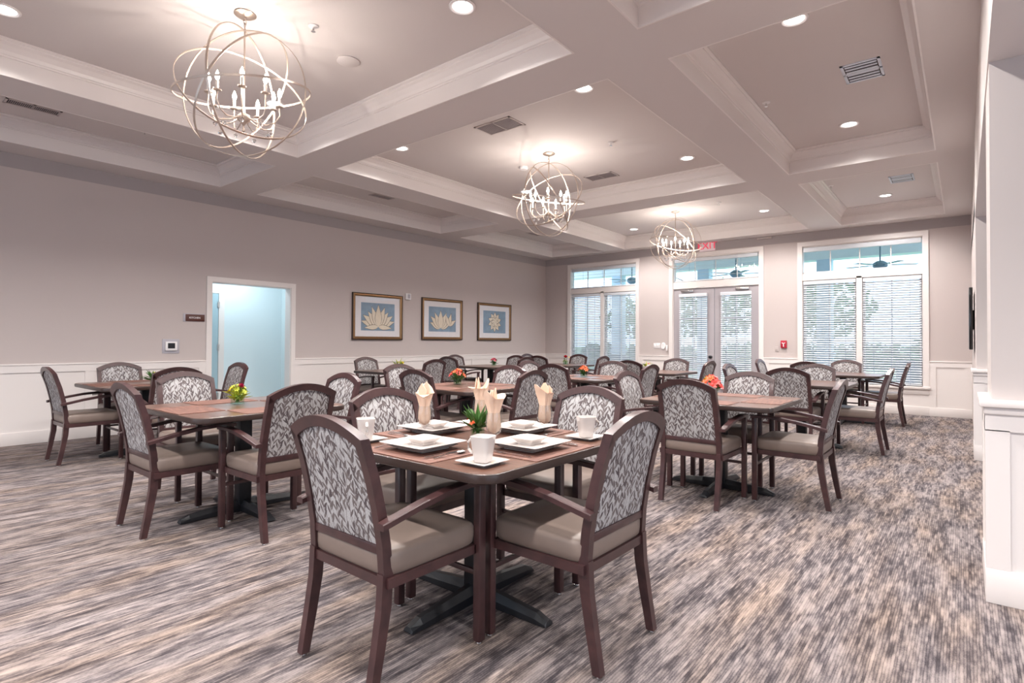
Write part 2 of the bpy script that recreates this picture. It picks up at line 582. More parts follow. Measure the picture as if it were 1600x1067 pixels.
for a_, b_, zb in WIN:
    portal(((a_ + b_) / 2, YB + .16, (zb + 3.15) / 2), (PI / 2, 0, 0), b_ - a_, 3.15 - zb)
struct(MB().box((XR, 8.25, 0), (XR + .15, YB, ZS)).build('wall_right', MT['wall']))
m = MB(); y = YF
for a_, b_ in ALCOVE_FILL:
    m.box((XA, y, 0), (XA + .15, a_, 2.9)); m.box((XA, a_, 0), (XA + .15, b_, .4)); m.box((XA, a_, 2.6), (XA + .15, b_, 2.9)); y = b_
m.box((XA, y, 0), (XA + .15, YB + .18, 2.9))
struct(m.build('wall_alcove', MT['wall']))
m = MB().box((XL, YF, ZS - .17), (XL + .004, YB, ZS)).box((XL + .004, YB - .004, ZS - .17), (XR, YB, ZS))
struct(m.build('trim_90', MT['top_band']))  # thin band, darker than the wall, along the top of both walls
struct(MB().box((-60, -60, -.6), (60, YF - .2, -.5)).box((XA + .2, YF - .2, -.6), (60, YB, -.5)).build('ground_outside', MT['conc']))
struct(MB().box((XR + .15, YB, 0), (XA + .15, YB + .18, 2.9)).build('wall_alcove_end', MT['wall']))

# wide column and wainscoted pier beside the camera, second column farther on, header over the opening
def pier(y0, y1, x1, n):
    m = MB()
    m.box((XR, y0, .97), (x1, y1, 2.62 if n == 1 else ZS), 0)
    struct(m.build('trim_%d' % n_next(), MT['pil']))
    m = MB()
    g = .012
    m.box((XR - .012, y0 - .012, 0), (x1, y1, .93))
    m.box((XR - .045, y0 - .055, .94), (x1, y1, .975), 0, .006)
    m.box((XR - .030, y0 - .036, .905), (x1, y1, .942), 0, .006)
    m.box((XR - .026, y0 - .026, 0), (x1, y1, .165), 0, .004)
    # applied stiles and rails leave a recessed panel
    m.box((XR - .024, y0 - .024, .825), (x1, y0, .91))
    xx = XR - .024
    while xx < x1:
        m.box((xx, y0 - .024, .165), (xx + .09, y0, .83)); xx += .85
    m.box((XR - .024, y0, .165), (XR, y0 + .09, .9)); m.box((XR - .024, y1 - .09, .165), (XR, y1, .9)); m.box((XR - .024, y0, .825), (XR, y1, .9))
    struct(m.build('trim_%d' % n_next(), MT['trim']))
_tn = [tn]
def n_next():
    _tn[0] += 1
    return _tn[0] - 1
pier(3.575, 4.1, 1.6, 1)
pier(7.82, 8.25, .62, 2)
struct(MB().box((XR - .005, YF, 2.62), (.235, 7.82, ZS)).build('trim_%d' % n_next(), MT['trim']))
struct(MB().box((.235, 3.6, 2.62), (1.6, 4.1, 2.74)).build('trim_%d' % n_next(), MT['pil']))

# wainscot on left and back walls
def wains(axis, a, b, n, stiles):
    m = MB()
    def bx(t0, t1, z0, z1, d, bev=0):
        if axis == 'x':
            m.box((XL, t0, z0), (XL + d, t1, z1), 0, bev)
        else:
            m.box((t0, YB - d, z0), (t1, YB, z1), 0, bev)
    bx(a, b, .14, .90, .006)
    bx(a, b, .845, .935, .020)
    bx(a, b, .930, .950, .028, .004)
    for s in stiles:
        bx(max(a, s - .05), min(b, s + .05), .148, .85, .018)
    struct(m.build('trim_%d' % n, MT['trim']))
    m2 = MB()
    if axis == 'x':
        m2.box((XL, a, 0), (XL + .022, b, .150), 0, .003)
    else:
        m2.box((a, YB - .022, 0), (b, YB, .150), 0, .003)
    return m2
bl = wains('x', YF, 3.545, n_next(), [-3.6, -2.2, -.75, .7, 2.15, 3.50])
bl2 = wains('x', 4.945, YB, n_next(), [4.99, 6.42, 7.85, 9.28, 10.7, 12.05])
bl.v += []; o_ = len(bl.v); bl.v += bl2.v; bl.f += [[i + o_ for i in f] for f in bl2.f]; bl.m += bl2.m; bl.sm += bl2.sm
struct(bl.build('baseboard_left', MT['trim']))
bb = MB()
for a_, b_, st in ((XL, -7.94, [-8.6, -8.0]), (-5.94, -5.2, [-5.89, -5.25]), (-3.18, -2.55, [-3.13, -2.6]), (-.475, XR, [-.43, .05])):
    q = wains('y', a_, b_, n_next(), st)
    o_ = len(bb.v); bb.v += q.v; bb.f += [[i + o_ for i in f] for f in q.f]; bb.m += q.m; bb.sm += q.sm
for a_, b_ in ((-7.94, -5.94), (-2.55, -.475)):
    bb.box((a_, YB - .022, 0), (b_, YB, .150), 0, .003)
    bb.box((a_, YB - .008, .15), (b_, YB, .44))
struct(bb.build('baseboard_back', MT['trim']))

# ------------------------------------------------------------------ windows with transoms and blinds
def casing(x0, x1, z0, z1, name):
    m = MB(); y = YB - .028; wd = .085
    m.box((x0, y, z0), (x0 + wd, YB, z1 - wd + .002))
    m.box((x1 - wd, y, z0), (x1, YB, z1 - wd + .002))
    m.box((x0, y - .003, z1 - wd), (x1, YB, z1))
    return m
def window(n, x0, x1):
    root = struct(empty('window_%d' % n, (0, 0, 0)))
    m = casing(x0, x1, .50, 3.225, '')
    m.box((x0 - .02, YB - .055, .455), (x1 + .02, YB + .02, .50), 0, .006)
    m.box((x0, YB - .022, .36), (x1, YB, .455), 0, .004)
    a, b = x0 + .07, x1 - .07
    c0 = (a + b) / 2
    m.box((a, YB - .01, 2.47), (b, YB + .12, 2.60))
    m.box((c0 - .045, YB - .01, .50), (c0 + .045, YB + .12, 2.50))
    for xx in (a, b):
        m.box((xx - .02, YB + .0, .5), (xx + .02, YB + .15, 3.15))
    m.box((a, YB, 3.12), (b, YB + .15, 3.16))
    m.build('window_frame', MT['trim'], root)
    s = MB()
    for p, q in ((a + .02, c0 - .045), (c0 + .045, b - .02)):
        s.box((p, YB + .08, .50), (p + .045, YB + .12, 2.47)); s.box((q - .045, YB + .08, .50), (q, YB + .12, 2.47))
        s.box((p, YB + .08, .50), (q, YB + .12, .56)); s.box((p, YB + .08, 2.42), (q, YB + .12, 2.47))
        s.box(((p + q) / 2 - .012, YB + .09, .5), ((p + q) / 2 + .012, YB + .115, 2.47))
    s.box((a, YB + .08, 2.60), (b, YB + .12, 2.64)); s.box((a, YB + .08, 3.09), (b, YB + .12, 3.13))
    for k in (1, 2, 3):
        xx = a + (b - a) * k / 4
        s.box((xx - .009, YB + .09, 2.60), (xx + .009, YB + .11, 3.12))
    s.build('window_sash', MT['trim'], root)
    MB().box((a, YB + .098, .52), (b, YB + .102, 3.12)).build('window_pane', MT['pane'], root)
    return a, b, c0
def blind(x0, x1, z0, z1, y, label, tilt=.28, raised=False, group='white slat blinds at the back windows', step=.043, wd=.056):
    root = empty('window_blind', ((x0 + x1) / 2, y, z0))
    tag(root, label, 'blind', group)
    hx = (x1 - x0) / 2; H = z1 - z0
    MB().box((-hx, -.035, H - .075), (hx, .03, H), 0, .004).build('headrail', MT['blind'], root)
    m = MB(); z = H - .10
    dy, dz = wd / 2 * math.cos(tilt), wd / 2 * math.sin(tilt)
    while z > .035:
        m.add([(-hx + .004, -dy, z - dz), (hx - .004, -dy, z - dz), (hx - .004, dy, z + dz), (-hx + .004, dy, z + dz),
               (-hx + .004, -dy, z - dz + .003), (hx - .004, -dy, z - dz + .003), (hx - .004, dy, z + dz + .003), (-hx + .004, dy, z + dz + .003)],
              [(0, 3, 2, 1), (4, 5, 6, 7), (0, 1, 5, 4), (1, 2, 6, 5), (2, 3, 7, 6), (3, 0, 4, 7)])
        z -= step
    m.build('slats', MT['blind'], root)
    MB().box((-hx, -.025, .0), (hx, .025, .022), 0, .003).build('bottom_rail', MT['blind'], root)
    for fx in (-.62, .0, .62) if hx > .3 else (-.55, .55):
        MB().box((fx * hx - .002, -.028, .01), (fx * hx + .002, -.024, H - .05)).build('ladder_cord', MT['cord'], root)
    return root
a, b_, c0 = window(1, -7.94, -5.94)
blind(a + .03, c0 - .055, .51, 2.465, YB + .04, 'left white slat blind, nearly closed, in the window nearest the left corner', .62)
blind(c0 + .055, b_ - .03, .51, 2.465, YB + .04, 'right white slat blind, half open, in the window nearest the left corner', .58)
blind(a + .03, b_ - .03, 2.61, 3.115, YB + .04, 'short white blind in the transom above the window nearest the left corner', .0, step=.075, wd=.028)
a, b_, c0 = window(2, -2.55, -.475)
blind(a + .03, c0 - .055, .51, 2.465, YB + .04, 'left white slat blind in the big window right of the glass doors', .60)
blind(c0 + .055, b_ - .03, .51, 2.465, YB + .04, 'right white slat blind in the big window right of the glass doors', .60)
vb = MB().box((a + .03, YB - .0, 3.03), (b_ - .03, YB + .07, 3.115), 0, .004).build('window_blind', MT['blind'])
tag(vb, 'raised white blind headrail at the top of the right window transom', 'blind', 'white slat blinds at the back windows')

# glass double door
d = struct(empty('door_1', (0, 0, 0)))
m = casing(-5.20, -3.18, 0, 3.225, '')
m.box((-5.13, YB - .01, 2.45), (-3.25, YB + .12, 2.60)); m.box((-5.13, YB, 3.12), (-3.25, YB + .15, 3.16))
for xx in (-5.12, -3.26):
    m.box((xx - .02, YB, 0), (xx + .02, YB + .15, 3.15))
m.build('door_frame', MT['trim'], d)
m = MB()
m.box((-5.1, YB + .08, 2.60), (-3.28, YB + .12, 2.64)); m.box((-5.1, YB + .08, 3.09), (-3.28, YB + .12, 3.13))
for k in (1, 2, 3):
    xx = -5.1 + 1.82 * k / 4
    m.box((xx - .009, YB + .09, 2.60), (xx + .009, YB + .11, 3.12))
m.build('transom_sash', MT['trim'], d)
MB().box((-5.1, YB + .098, 2.60), (-3.28, YB + .102, 3.12)).build('transom_pane', MT['pane'], d)
for k, (x0, x1) in enumerate(((-5.10, -4.195), (-4.185, -3.28))):
    m = MB(); y0, y1 = YB + .02, YB + .065; s = .15
    m.box((x0, y0, .01), (x0 + s, y1, 2.45)); m.box((x1 - s, y0, .01), (x1, y1, 2.45))
    m.box((x0 + s, y0, .01), (x1 - s, y1, .28)); m.box((x0 + s, y0, 2.28), (x1 - s, y1, 2.45))
    xm = (x0 + x1) / 2
    m.box((xm - .012, y0 + .02, .28), (xm + .012, y1, 2.28))
    for zz in (.78, 1.28, 1.78):
        m.box((x0 + s, y0 + .02, zz - .012), (x1 - s, y1, zz + .012))
    leaf = m.build('door_leaf', MT['doorp'], d)
    MB().box((x0 + s, YB + .045, .28), (x1 - s, YB + .049, 2.28)).build('door_pane', MT['pane'], leaf)
    hx = x1 - .07 if k == 0 else x0 + .07
    if k == 0:
        h = MB(); h.lathe([(.0, .0), (.032, .0), (.032, .012), (.014, .02), (.014, .05), (.03, .056), (.034, .075), (.02, .092), (0, .094)], 16, mtx=Matrix.Translation((hx, YB + .02, .94)) @ Matrix.Rotation(PI / 2, 4, 'X'))
        h.build('door_knob', MT['black'], leaf)
    # overhead closer
    q = MB(); q.box((x0 + .18 if k == 0 else x1 - .46, YB - .03, 2.36), (x0 + .46 if k == 0 else x1 - .18, YB + .02, 2.42), 0, .006)
    ax = x0 + .32 if k == 0 else x1 - .32
    q.sweep([(ax, YB - .02, 2.425), (ax + (.22 if k == 0 else -.22), YB - .16, 2.43), (ax + (.38 if k == 0 else -.38), YB - .01, 2.47)], .012, .006, rect=True)
    q.build('door_closer', MT['steel'], leaf)
    blind(x0 + .14, x1 - .14, .26, 2.33, YB - .012, ('left' if k == 0 else 'right') + ' narrow white blind hung on the glass double doors', .60)
blind(-5.08, -3.30, 2.61, 3.115, YB + .04, 'short white blind in the transom above the glass double doors', .0, step=.075, wd=.028)

# ------------------------------------------------------------------ outside porch and garden
m = MB(); m.box((-14, YB + .2, -.05), (6, 16.2, -.02)); m.build('porch_floor', MT['conc'])
bpy.data.objects['porch_floor']['kind'] = 'structure'
m = MB()
for i in range(34):
    m.box((-14, YB + .2 + i * .12, 3.77), (6, YB + .2 + i * .12 + .112, 3.80))
m.box((-14, YB + .2, 3.80), (6, 16.3, 3.95)); m.box((-14, 15.1, 3.27), (6, 15.5, 3.80))
struct(m.build('porch_ceiling', MT['porchc']))
struct(MB().box((-90, 16.2, -.35), (70, 120, -.1)).build('lawn_ground', MT['lawn']))
for i, x in enumerate((-11.0, -8.2, -5.55, -2.62, .3)):
    m = MB(); m.box((x - .16, 15.14, -.02), (x + .16, 15.46, 3.28), 0, .008); m.box((x - .21, 15.09, -.02), (x + .21, 15.51, .25), 0, .008); m.box((x - .2, 15.1, .95), (x + .2, 15.5, 1.02), 0, .006)
    tag(m.build('porch_column', MT['porchw']), 'square white porch column outside, %s' % ('beyond the far left', 'seen through the left window', 'seen through the left glass door', 'seen through the left half of the right window', 'to the right of the right window')[i], 'column', 'white porch columns outside')
def porch_fan(x, y, z, where):
    r = empty('ceiling_fan', (x, y, z)); tag(r, 'outdoor ceiling fan hanging under the porch roof, seen through ' + where, 'ceiling fan', 'porch ceiling fans')
    MB().lathe([(0, 3.77 - z), (.07, 3.77 - z), (.07, 3.71 - z), (.015, 3.70 - z), (.015, .08), (0, .08)], 12).build('down_rod', MT['fan'], r)
    MB().lathe([(0, .09), (.06, .085), (.13, .04), (.135, -.03), (.10, -.07), (.06, -.10), (0, -.12)], 20).build('motor', MT['fan'], r)
    for k in range(5):
        q = MB(); q.box((.12, -.02, -.005), (.22, .02, .003)); q.box((.2, -.06, -.004), (.66, .07, .004), 0, .003)
        for i_, v in enumerate(q.v):
            q.v[i_] = Matrix.Rotation(k * 2 * PI / 5 + .35, 4, 'Z') @ v
        q.build('blade', MT['fan'], r)
porch_fan(-7.0, 13.8, 2.93, 'the left window transom')
porch_fan(-4.26, 13.8, 2.91, 'the transom over the doors')
porch_fan(-1.35, 13.8, 2.88, 'the right window transom')
def tree(x, y, h, r, seed, n, label, lf=.20):
    rnd = random.Random(seed)
    root = empty('tree', (x, y, -.1)); tag(root, label, 'tree', 'garden trees beyond the porch')
    m = MB(); m.sweep([(0, 0, 0), (.05, 0, h * .3), (-.05, .05, h * .6), (0, 0, h * .85)], [.13, .11, .08, .03], n=8)
    for k in range(7):
        a = rnd.random() * 6.28; z = h * (.35 + .08 * k)
        m.sweep([(0, 0, z), (math.cos(a) * r * .4, math.sin(a) * r * .4, z + .4), (math.cos(a) * r * .8, math.sin(a) * r * .8, z + .7)], [.05, .03, .012], n=6)
    m.build('trunk', MT['bark'], root)
    m = MB()
    for k in range(n):
        a, b, q = rnd.random() * 6.28, rnd.uniform(-1, 1), rnd.random() ** .4 * r
        p = Vector((math.cos(a) * math.sqrt(1 - b * b) * q, math.sin(a) * math.sqrt(1 - b * b) * q, h * .68 + b * q * h / r * .30))
        e1 = Vector((rnd.uniform(-1, 1), rnd.uniform(-1, 1), rnd.uniform(-1, 1))).normalized() * lf
        e2 = e1.cross(Vector((rnd.uniform(-1, 1), rnd.uniform(-1, 1), rnd.uniform(-1, 1)))).normalized() * lf * .5
        m.add([p - e1, p + e2, p + e1, p - e2], [(0, 1, 2, 3)])
    m.build('foliage', MT['fol'], root)
tree(-8.1, 23, 4.0, 2.2, 1, 700, 'leafy garden tree beyond the porch, seen through the left glass door')
tree(-4.4, 24.5, 3.9, 1.9, 2, 600, 'leafy garden tree beyond the porch, seen through the right glass door')
tree(-13.4, 27, 4.0, 2.0, 3, 500, 'leafy garden tree beyond the porch, seen through the left window')
for i, (x, y, sx, sz) in enumerate(((-13.5, 30, 5, .9), (-6.5, 36, 5, 1.0), (2.2, 32, 4.0, 1.5))):
    rnd = random.Random(40 + i); m = MB()
    for k in range(900):
        p = Vector((x + rnd.uniform(-sx, sx), y + rnd.uniform(-.6, .6), rnd.uniform(-.1, sz + .25 * math.sin(x + k * .01))))
        e1 = Vector((rnd.uniform(-1, 1), rnd.uniform(-1, 1), rnd.uniform(-1, 1))).normalized() * .28
        e2 = e1.cross(Vector((rnd.uniform(-1, 1), rnd.uniform(-1, 1), 1))).normalized() * .16
        m.add([p - e1, p + e2, p + e1, p - e2], [(0, 1, 2, 3)])
    m.box((x - sx, y - .4, -.12), (x + sx, y + .4, sz * .8))
    tag(m.build('hedge', MT['fol']), 'green hedge far beyond the porch, seen through ' + ('the left window', 'the glass doors', 'the right window')[i], 'hedge', 'hedges beyond the porch')
# patio seat beyond the left window and grill beyond the right window
r = empty('patio_chair', (-7.35, 13.6, -.02), .4); tag(r, 'dark metal patio chair with curved arms outside the left window', 'patio chair')
MB().box((-.25, -.25, .40), (.25, .25, .46), 0, .015).build('seat', MT['steelb'], r)
MB().box((-.24, .22, .46), (.24, .26, .92), 0, .015).build('backrest', MT['steelb'], r)
for s in (-1, 1):
    MB().sweep([(s * .27, .25, .80), (s * .27, .12, .90), (s * .27, -.1, .93), (s * .27, -.27, .84)], .014).build('armrest', MT['black'], r)
    for yy in (-.24, .24):
        MB().sweep([(s * .25, yy, .88 if yy < 0 else .5), (s * .26, yy, 0)], .012).build('leg', MT['black'], r)
r = empty('patio_grill', (-.80, 14.2, -.02)); tag(r, 'small blue metal grill on the porch outside the right window', 'grill')
MB().box((-.3, -.22, .45), (.3, .22, .72), 0, .02).build('body', MT['steelb'], r)
MB().sweep([(-.3, 0, .72), (-.3, 0, .80), (.3, 0, .80), (.3, 0, .72)], .2, .02, rect=True, up=(0, 1, 0)).build('lid', MT['steelb'], r)
for sx in (-1, 1):
    for sy in (-1, 1):
        MB().box((sx * .27 - .015, sy * .18 - .015, 0), (sx * .27 + .015, sy * .18 + .015, .45)).build('leg', MT['black'], r)

# ------------------------------------------------------------------ kitchen doorway and hall behind
d = struct(empty('door_2', (0, 0, 0)))
m = MB()
for y0, y1 in ((3.545, 3.62), (4.87, 4.945)):
    m.box((XL, y0, 0), (XL + .022, y1, 2.112))
m.box((XL, 3.545, 2.11), (XL + .024, 4.945, 2.185))
m.box((XL - .16, 3.612, 0), (XL + .004, 3.63, 2.10)); m.box((XL - .16, 4.86, 0), (XL + .004, 4.878, 2.10)); m.box((XL - .16, 3.612, 2.10), (XL + .004, 4.878, 2.118))
m.build('door_frame', MT['trim'], d)
m = MB()
m.box((-10.25, 2.6, 0), (-10.1, 5.58, 2.75)); m.box((-10.1, 5.50, 0), (XL - .15, 5.65, 2.75)); m.box((-10.25, 2.45, 0), (XL - .15, 2.6, 2.75))
struct(m.build('wall_hall', MT['hallw']))
struct(MB().box((-10.25, 2.45, 2.75), (XL - .15, 5.65, 2.85)).build('ceiling_hall', MT['hallw']))
struct(MB().box((-10.25, 2.45, -.12), (XL - .15, 5.65, 0)).build('floor_hall', MT['conc']))
d = struct(empty('door_3', (0, 0, 0)))
m = MB(); m.box((-10.1, 4.335, 0), (-10.07, 4.43, 2.06)); m.box((-10.1, 3.2, 2.06), (-10.068, 4.43, 2.16)); m.box((-10.1, 3.2, 0), (-10.07, 3.3, 2.06))
m.build('door_frame', MT['trim'], d)
lf = MB().box((-10.1, 3.3, .01), (-10.075, 4.33, 2.055)).build('door_leaf', MT['halld'], d)
for zz in (.28, 1.12, 1.86):
    MB().box((-10.08, 4.315, zz - .05), (-10.062, 4.345, zz + .05)).build('hinge', MT['steel'], lf)
L = bpy.data.lights.new('hall_light', 'AREA'); L.energy = HALL; L.color = (.80, .94, 1); L.size = .5
fx = empty('hall_ceiling_light', (-9.45, 4.5, 2.745)); tag(fx, 'flush white ceiling light in the hall beyond the doorway', 'ceiling light')
MB().box((-.3, -.15, -.05), (.3, .15, .0), 0, .01).build('housing', MT['white'], fx)
o = bpy.data.objects.new('hall_light', L); COL.objects.link(o); o.location = (0, 0, -.06); o.parent = fx

# ------------------------------------------------------------------ recessed lights
dl = empty('recessed_light', (0, 0, 0)); tag(dl, '', 'recessed light')
MB().lathe([(.070, -.001), (.098, -.001), (.098, -.007), (.085, -.012), (.072, -.006), (.070, -.001)], 28).build('trim_ring', MT['white'], dl)
MB().lathe([(0, -.004), (.071, -.004)], 28).build('lens', MT['down'], dl)
LX = [(-5.55, 'left'), (-2.85, 'right')]
lab = {(-5.55, .82): 'at the top left corner of the photo', (-2.85, 2.92): 'right of the nearest chandelier, near the top edge', (-5.55, 2.92): 'just behind the nearest chandelier',
       (-5.55, 4.6): 'left of the middle chandelier, near the beam', (-2.85, 4.6): 'next to the beam crossing, right of the middle chandelier', (-2.85, 7.2): 'right end of the middle coffer',
       (-5.55, 7.2): 'seen through the left of the middle chandelier', (-.99, 4.6): 'near corner of the right coffer with the white vent', (-.99, 7.2): 'far end of the right coffer with the white vent',
       (-1.0, 11.03): 'in the smallest far right coffer', (-5.55, 11.03): 'left of the farthest chandelier', (-2.87, 10.95): 'right of the farthest chandelier'}
for x in (-5.55, -2.85, -.99):
    for y in (-3.2, -1.2, .82, 2.92, 4.6, 7.2, 9.05, 11.0):
        k = min(lab, key=lambda q: abs(q[0] - x) + abs(q[1] - y))
        has = abs(k[0] - x) + abs(k[1] - y) < .15
        if not has and 0 < y < 3 and False:
            continue
        px, py = k if has else (x, y)
        if has:
            place(dl, (px, py, ZC), 0, 'round white recessed ceiling light, ' + lab[k], 'recessed ceiling lights')
        else:
            place(dl, (px, py, ZC), 0, 'round white recessed ceiling light outside the view', 'recessed ceiling lights')
        L = bpy.data.lights.new('downlight', 'SPOT'); L.energy = DOWN * 4; L.color = (1, .96, .925)
        L.spot_size = math.radians(146); L.spot_blend = .7; L.shadow_soft_size = .07
        o = bpy.data.objects.new('downlight', L); COL.objects.link(o); o.location = (px, py, ZC - .02)
for x, y in ((1.2, -1.5), (2.9, -1.5), (1.2, 1.5), (2.9, 1.5), (1.6, 6.2), (3.0, 6.2)):
    place(dl, (x, y, 2.74), 0, 'round white recessed ceiling light outside the view', 'recessed ceiling lights')
    L = bpy.data.lights.new('downlight', 'SPOT'); L.energy = DOWN * 3; L.color = (1, .96, .925)
    L.spot_size = math.radians(146); L.spot_blend = .7; L.shadow_soft_size = .07
    o = bpy.data.objects.new('downlight', L); COL.objects.link(o); o.location = (x, y, 2.72)

# ------------------------------------------------------------------ chandeliers
def chandelier():
    r = empty('chandelier', (0, 0, 0)); tag(r, '', 'chandelier', 'orb chandeliers')
    R = .475; CZ = -.60   # sphere centre below the ceiling
    MB().lathe([(0, 0), (.075, 0), (.078, -.008), (.05, -.022), (.012, -.03), (0, -.03)], 24).build('canopy', MT['champ'], r)
    m = MB()
    for k in range(3):
        z = -.035 - k * .026
        rot = Matrix.Translation((0, 0, z)) @ Matrix.Rotation(PI / 2 * (k % 2), 4, 'Z') @ Matrix.Rotation(PI / 2, 4, 'X')
        m.sweep([rot @ Vector((.011 * math.cos(t * PI / 6), .019 * math.sin(t * PI / 6), 0)) for t in range(12)], .0028, closed=True, n=6)
    m.build('chain', MT['champ'], r)
    MB().sweep([(0, 0, -.11), (0, 0, CZ - .19)], .0065, n=8).lathe([(0, CZ - .30), (.012, CZ - .285), (.005, CZ - .25), (.02, CZ - .225), (.045, CZ - .205), (.05, CZ - .185), (.035, CZ - .165), (.014, CZ - .15), (.01, CZ - .12), (0, CZ - .12)], 16).build('stem', MT['champ'], r)
    for (ax, az, sc_) in ((PI / 2, .62, 1), (PI / 2, .62 + PI / 2, .985), (.20, .3, 1.0), (1.02, 1.4, .97), (-.95, 2.3, .99)):
        rot = Matrix.Translation((0, 0, CZ)) @ Matrix.Rotation(az, 4, 'Z') @ Matrix.Rotation(ax, 4, 'X')
        rs = []
        n = 56
        for i in range(n + 1):
            a = 2 * PI * i / n
            rad = Vector((math.cos(a), math.sin(a), 0))
            rs.append([rot @ (rad * (R * sc_ + dr) + Vector((0, 0, dz))) for dr, dz in ((-.0025, -.0075), (.0025, -.0075), (.0025, .0075), (-.0025, .0075))])
        q = MB(); q.rings(rs, 0, False, False); q.build('ring', MT['champ'], r)
    for k in range(9):
        a = 2 * PI * k / 9 + .2
        ca, sa = math.cos(a), math.sin(a)
        RR = .25 if k % 2 else .235
        zt = CZ - .09 if k % 2 else CZ - .055
        P = lambda rr, z: (rr * ca, rr * sa, z)
        z0 = CZ - .185
        arm = MB().sweep([P(.03, z0), P(.09, z0 - .03), P(.16, z0 - .045), P(.22, z0 - .02), P(RR + .005, z0 + .035), P(RR, zt)], .0048, n=6).build('arm', MT['champ'], r)
        MB().lathe([(0, zt), (.028, zt + .004), (.030, zt + .010), (.012, zt + .012), (.0, zt + .012)], 14, (RR * ca, RR * sa, 0)).build('drip_pan', MT['champ'], arm)
        MB().lathe([(.0105, zt + .01), (.0105, zt + .075), (0, zt + .076)], 10, (RR * ca, RR * sa, 0)).build('candle_sleeve', MT['candle'], arm)
        zb = zt + .077
        MB().lathe([(.005, zb), (.012, zb + .012), (.0155, zb + .026), (.012, zb + .044), (.005, zb + .062), (.001, zb + .072)], 10, (RR * ca, RR * sa, 0)).build('bulb', MT['bulb'], arm)
        L = bpy.data.lights.new('candle_light', 'POINT'); L.energy = BULB; L.color = (1, .90, .82); L.shadow_soft_size = .012
        o = bpy.data.objects.new('candle_light', L); COL.objects.link(o); o.parent = r; o.location = P(RR, zb + .03)
        # hanging crystal
        zc = CZ - .27 - (.02 if k % 2 else 0)
        q = MB().lathe([(0, zc + .018), (.012, zc + .008), (.016, zc), (.011, zc - .012), (0, zc - .02)], 7, (.19 * ca, .19 * sa, 0), caps=False).build('crystal_drop', MT['crystal'], r)
        for p_ in q.data.polygons: p_.use_smooth = False
        MB().sweep([P(.19, zc + .018), P(.185, z0 - .04)], .0012, n=4).build('crystal_wire', MT['champ'], q)
    return r
ch = chandelier()
for (x, y, rz, lb) in ((-4.2, 1.97, 0, 'nearest, at the upper left'), (-4.2, 5.93, .9, 'middle one of the three'), (-4.2, 10.04, 2.1, 'farthest, by the exit sign')):
    place(ch, (x, y, ZC), rz, 'champagne orb chandelier of crossed rings with candle bulbs, ' + lb, 'orb chandeliers')

# ------------------------------------------------------------------ vents, sprinklers, detectors
def vent(x, y, sx, sy, fm, n, name, label, grp=None, two=True):
    r = empty(name, (x, y, ZC)); tag(r, label, 'air vent', grp)
    MB().box((-sx / 2, -sy / 2, -.008), (sx / 2, -sy / 2 + .022, 0)).box((-sx / 2, sy / 2 - .022, -.008), (sx / 2, sy / 2, 0)).box((-sx / 2, -sy / 2, -.008), (-sx / 2 + .022, sy / 2, 0)).box((sx / 2 - .022, -sy / 2, -.008), (sx / 2, sy / 2, 0)).build('frame', fm, r)
    MB().box((-sx / 2 + .02, -sy / 2 + .02, -.002), (sx / 2 - .02, sy / 2 - .02, 0)).build('backing', MT['dark'], r)
    m = MB(); ln = sy - .06
    long_x = sx > sy
    L_ = (sx if long_x else sy) - .06; W_ = (sy if long_x else sx) - .06
    for i in range(n):
        t = -L_ / 2 + (i + .5) * L_ / n
        if long_x: m.box((t - L_ / n * .22, -W_ / 2, -.007), (t + L_ / n * .22, W_ / 2, -.002))
        else: m.box((-W_ / 2, t - L_ / n * .22, -.007), (W_ / 2, t + L_ / n * .22, -.002))
    if two:
        if long_x: m.box((-.012, -sy / 2, -.008), (.012, sy / 2, -.001))
        else: m.box((-sx / 2, -.012, -.008), (sx / 2, .012, -.001))
    m.build('louvres', MT['slot'] if fm is MT['ventw'] else fm, r)
vent(-7.64, 1.37, .17, .46, MT['ventw'], 26, 'ceiling_vent', 'long dark slotted ceiling vent at the far left edge', 'slot ceiling vents')
vent(-7.68, 5.95, .17, .42, MT['ventw'], 22, 'ceiling_vent', 'dark slotted ceiling vent in the left coffer above the pictures', 'slot ceiling vents')
vent(-7.59, 10.16, .17, .42, MT['ventw'], 22, 'ceiling_vent', 'dark slotted ceiling vent in the far left corner coffer', 'slot ceiling vents')
vent(-4.10, 4.82, .52, .30, MT['ventw'], 24, 'ceiling_vent', 'pale rectangular ceiling vent in front of the middle chandelier', 'return ceiling vents')
vent(-4.16, 7.22, .46, .26, MT['ventw'], 24, 'ceiling_vent', 'pale rectangular ceiling vent behind the middle chandelier', 'return ceiling vents')
vent(-.70, 5.86, .30, .42, MT['ventb'], 6, 'ceiling_vent', 'square bluish white ceiling vent with open slots in the right coffer', 'square ceiling vents')
vent(-.71, 10.05, .30, .42, MT['ventb'], 6, 'ceiling_vent', 'square white ceiling vent in the far right coffer', 'square ceiling vents')
sp = empty('fire_sprinkler'); tag(sp, '', 'sprinkler')
MB().lathe([(.0, -.001), (.04, -.001), (.038, -.006), (.018, -.010), (0, -.010)], 20).build('escutcheon', MT['white'], sp)
MB().lathe([(0, -.01), (.008, -.01), (.008, -.028), (.004, -.03), (.004, -.040), (.017, -.042), (.017, -.045), (0, -.045)], 12).build('sprinkler_head', MT['steel'], sp)
for x, y, lb in ((-3.94, 2.38, 'right of the nearest chandelier'), (-1.56, 6.03, 'in the right coffer left of the white vent'), (-3.36, 6.06, 'right of the middle chandelier'), (-3.32, 9.82, 'right of the farthest chandelier'), (-1.6, 9.84, 'in the far right coffer'), (-7.5, 2.36, 'in the left coffer behind the nearest chandelier')):
    place(sp, (x, y, ZC), 0, 'small ceiling fire sprinkler ' + lb, 'ceiling fire sprinklers')
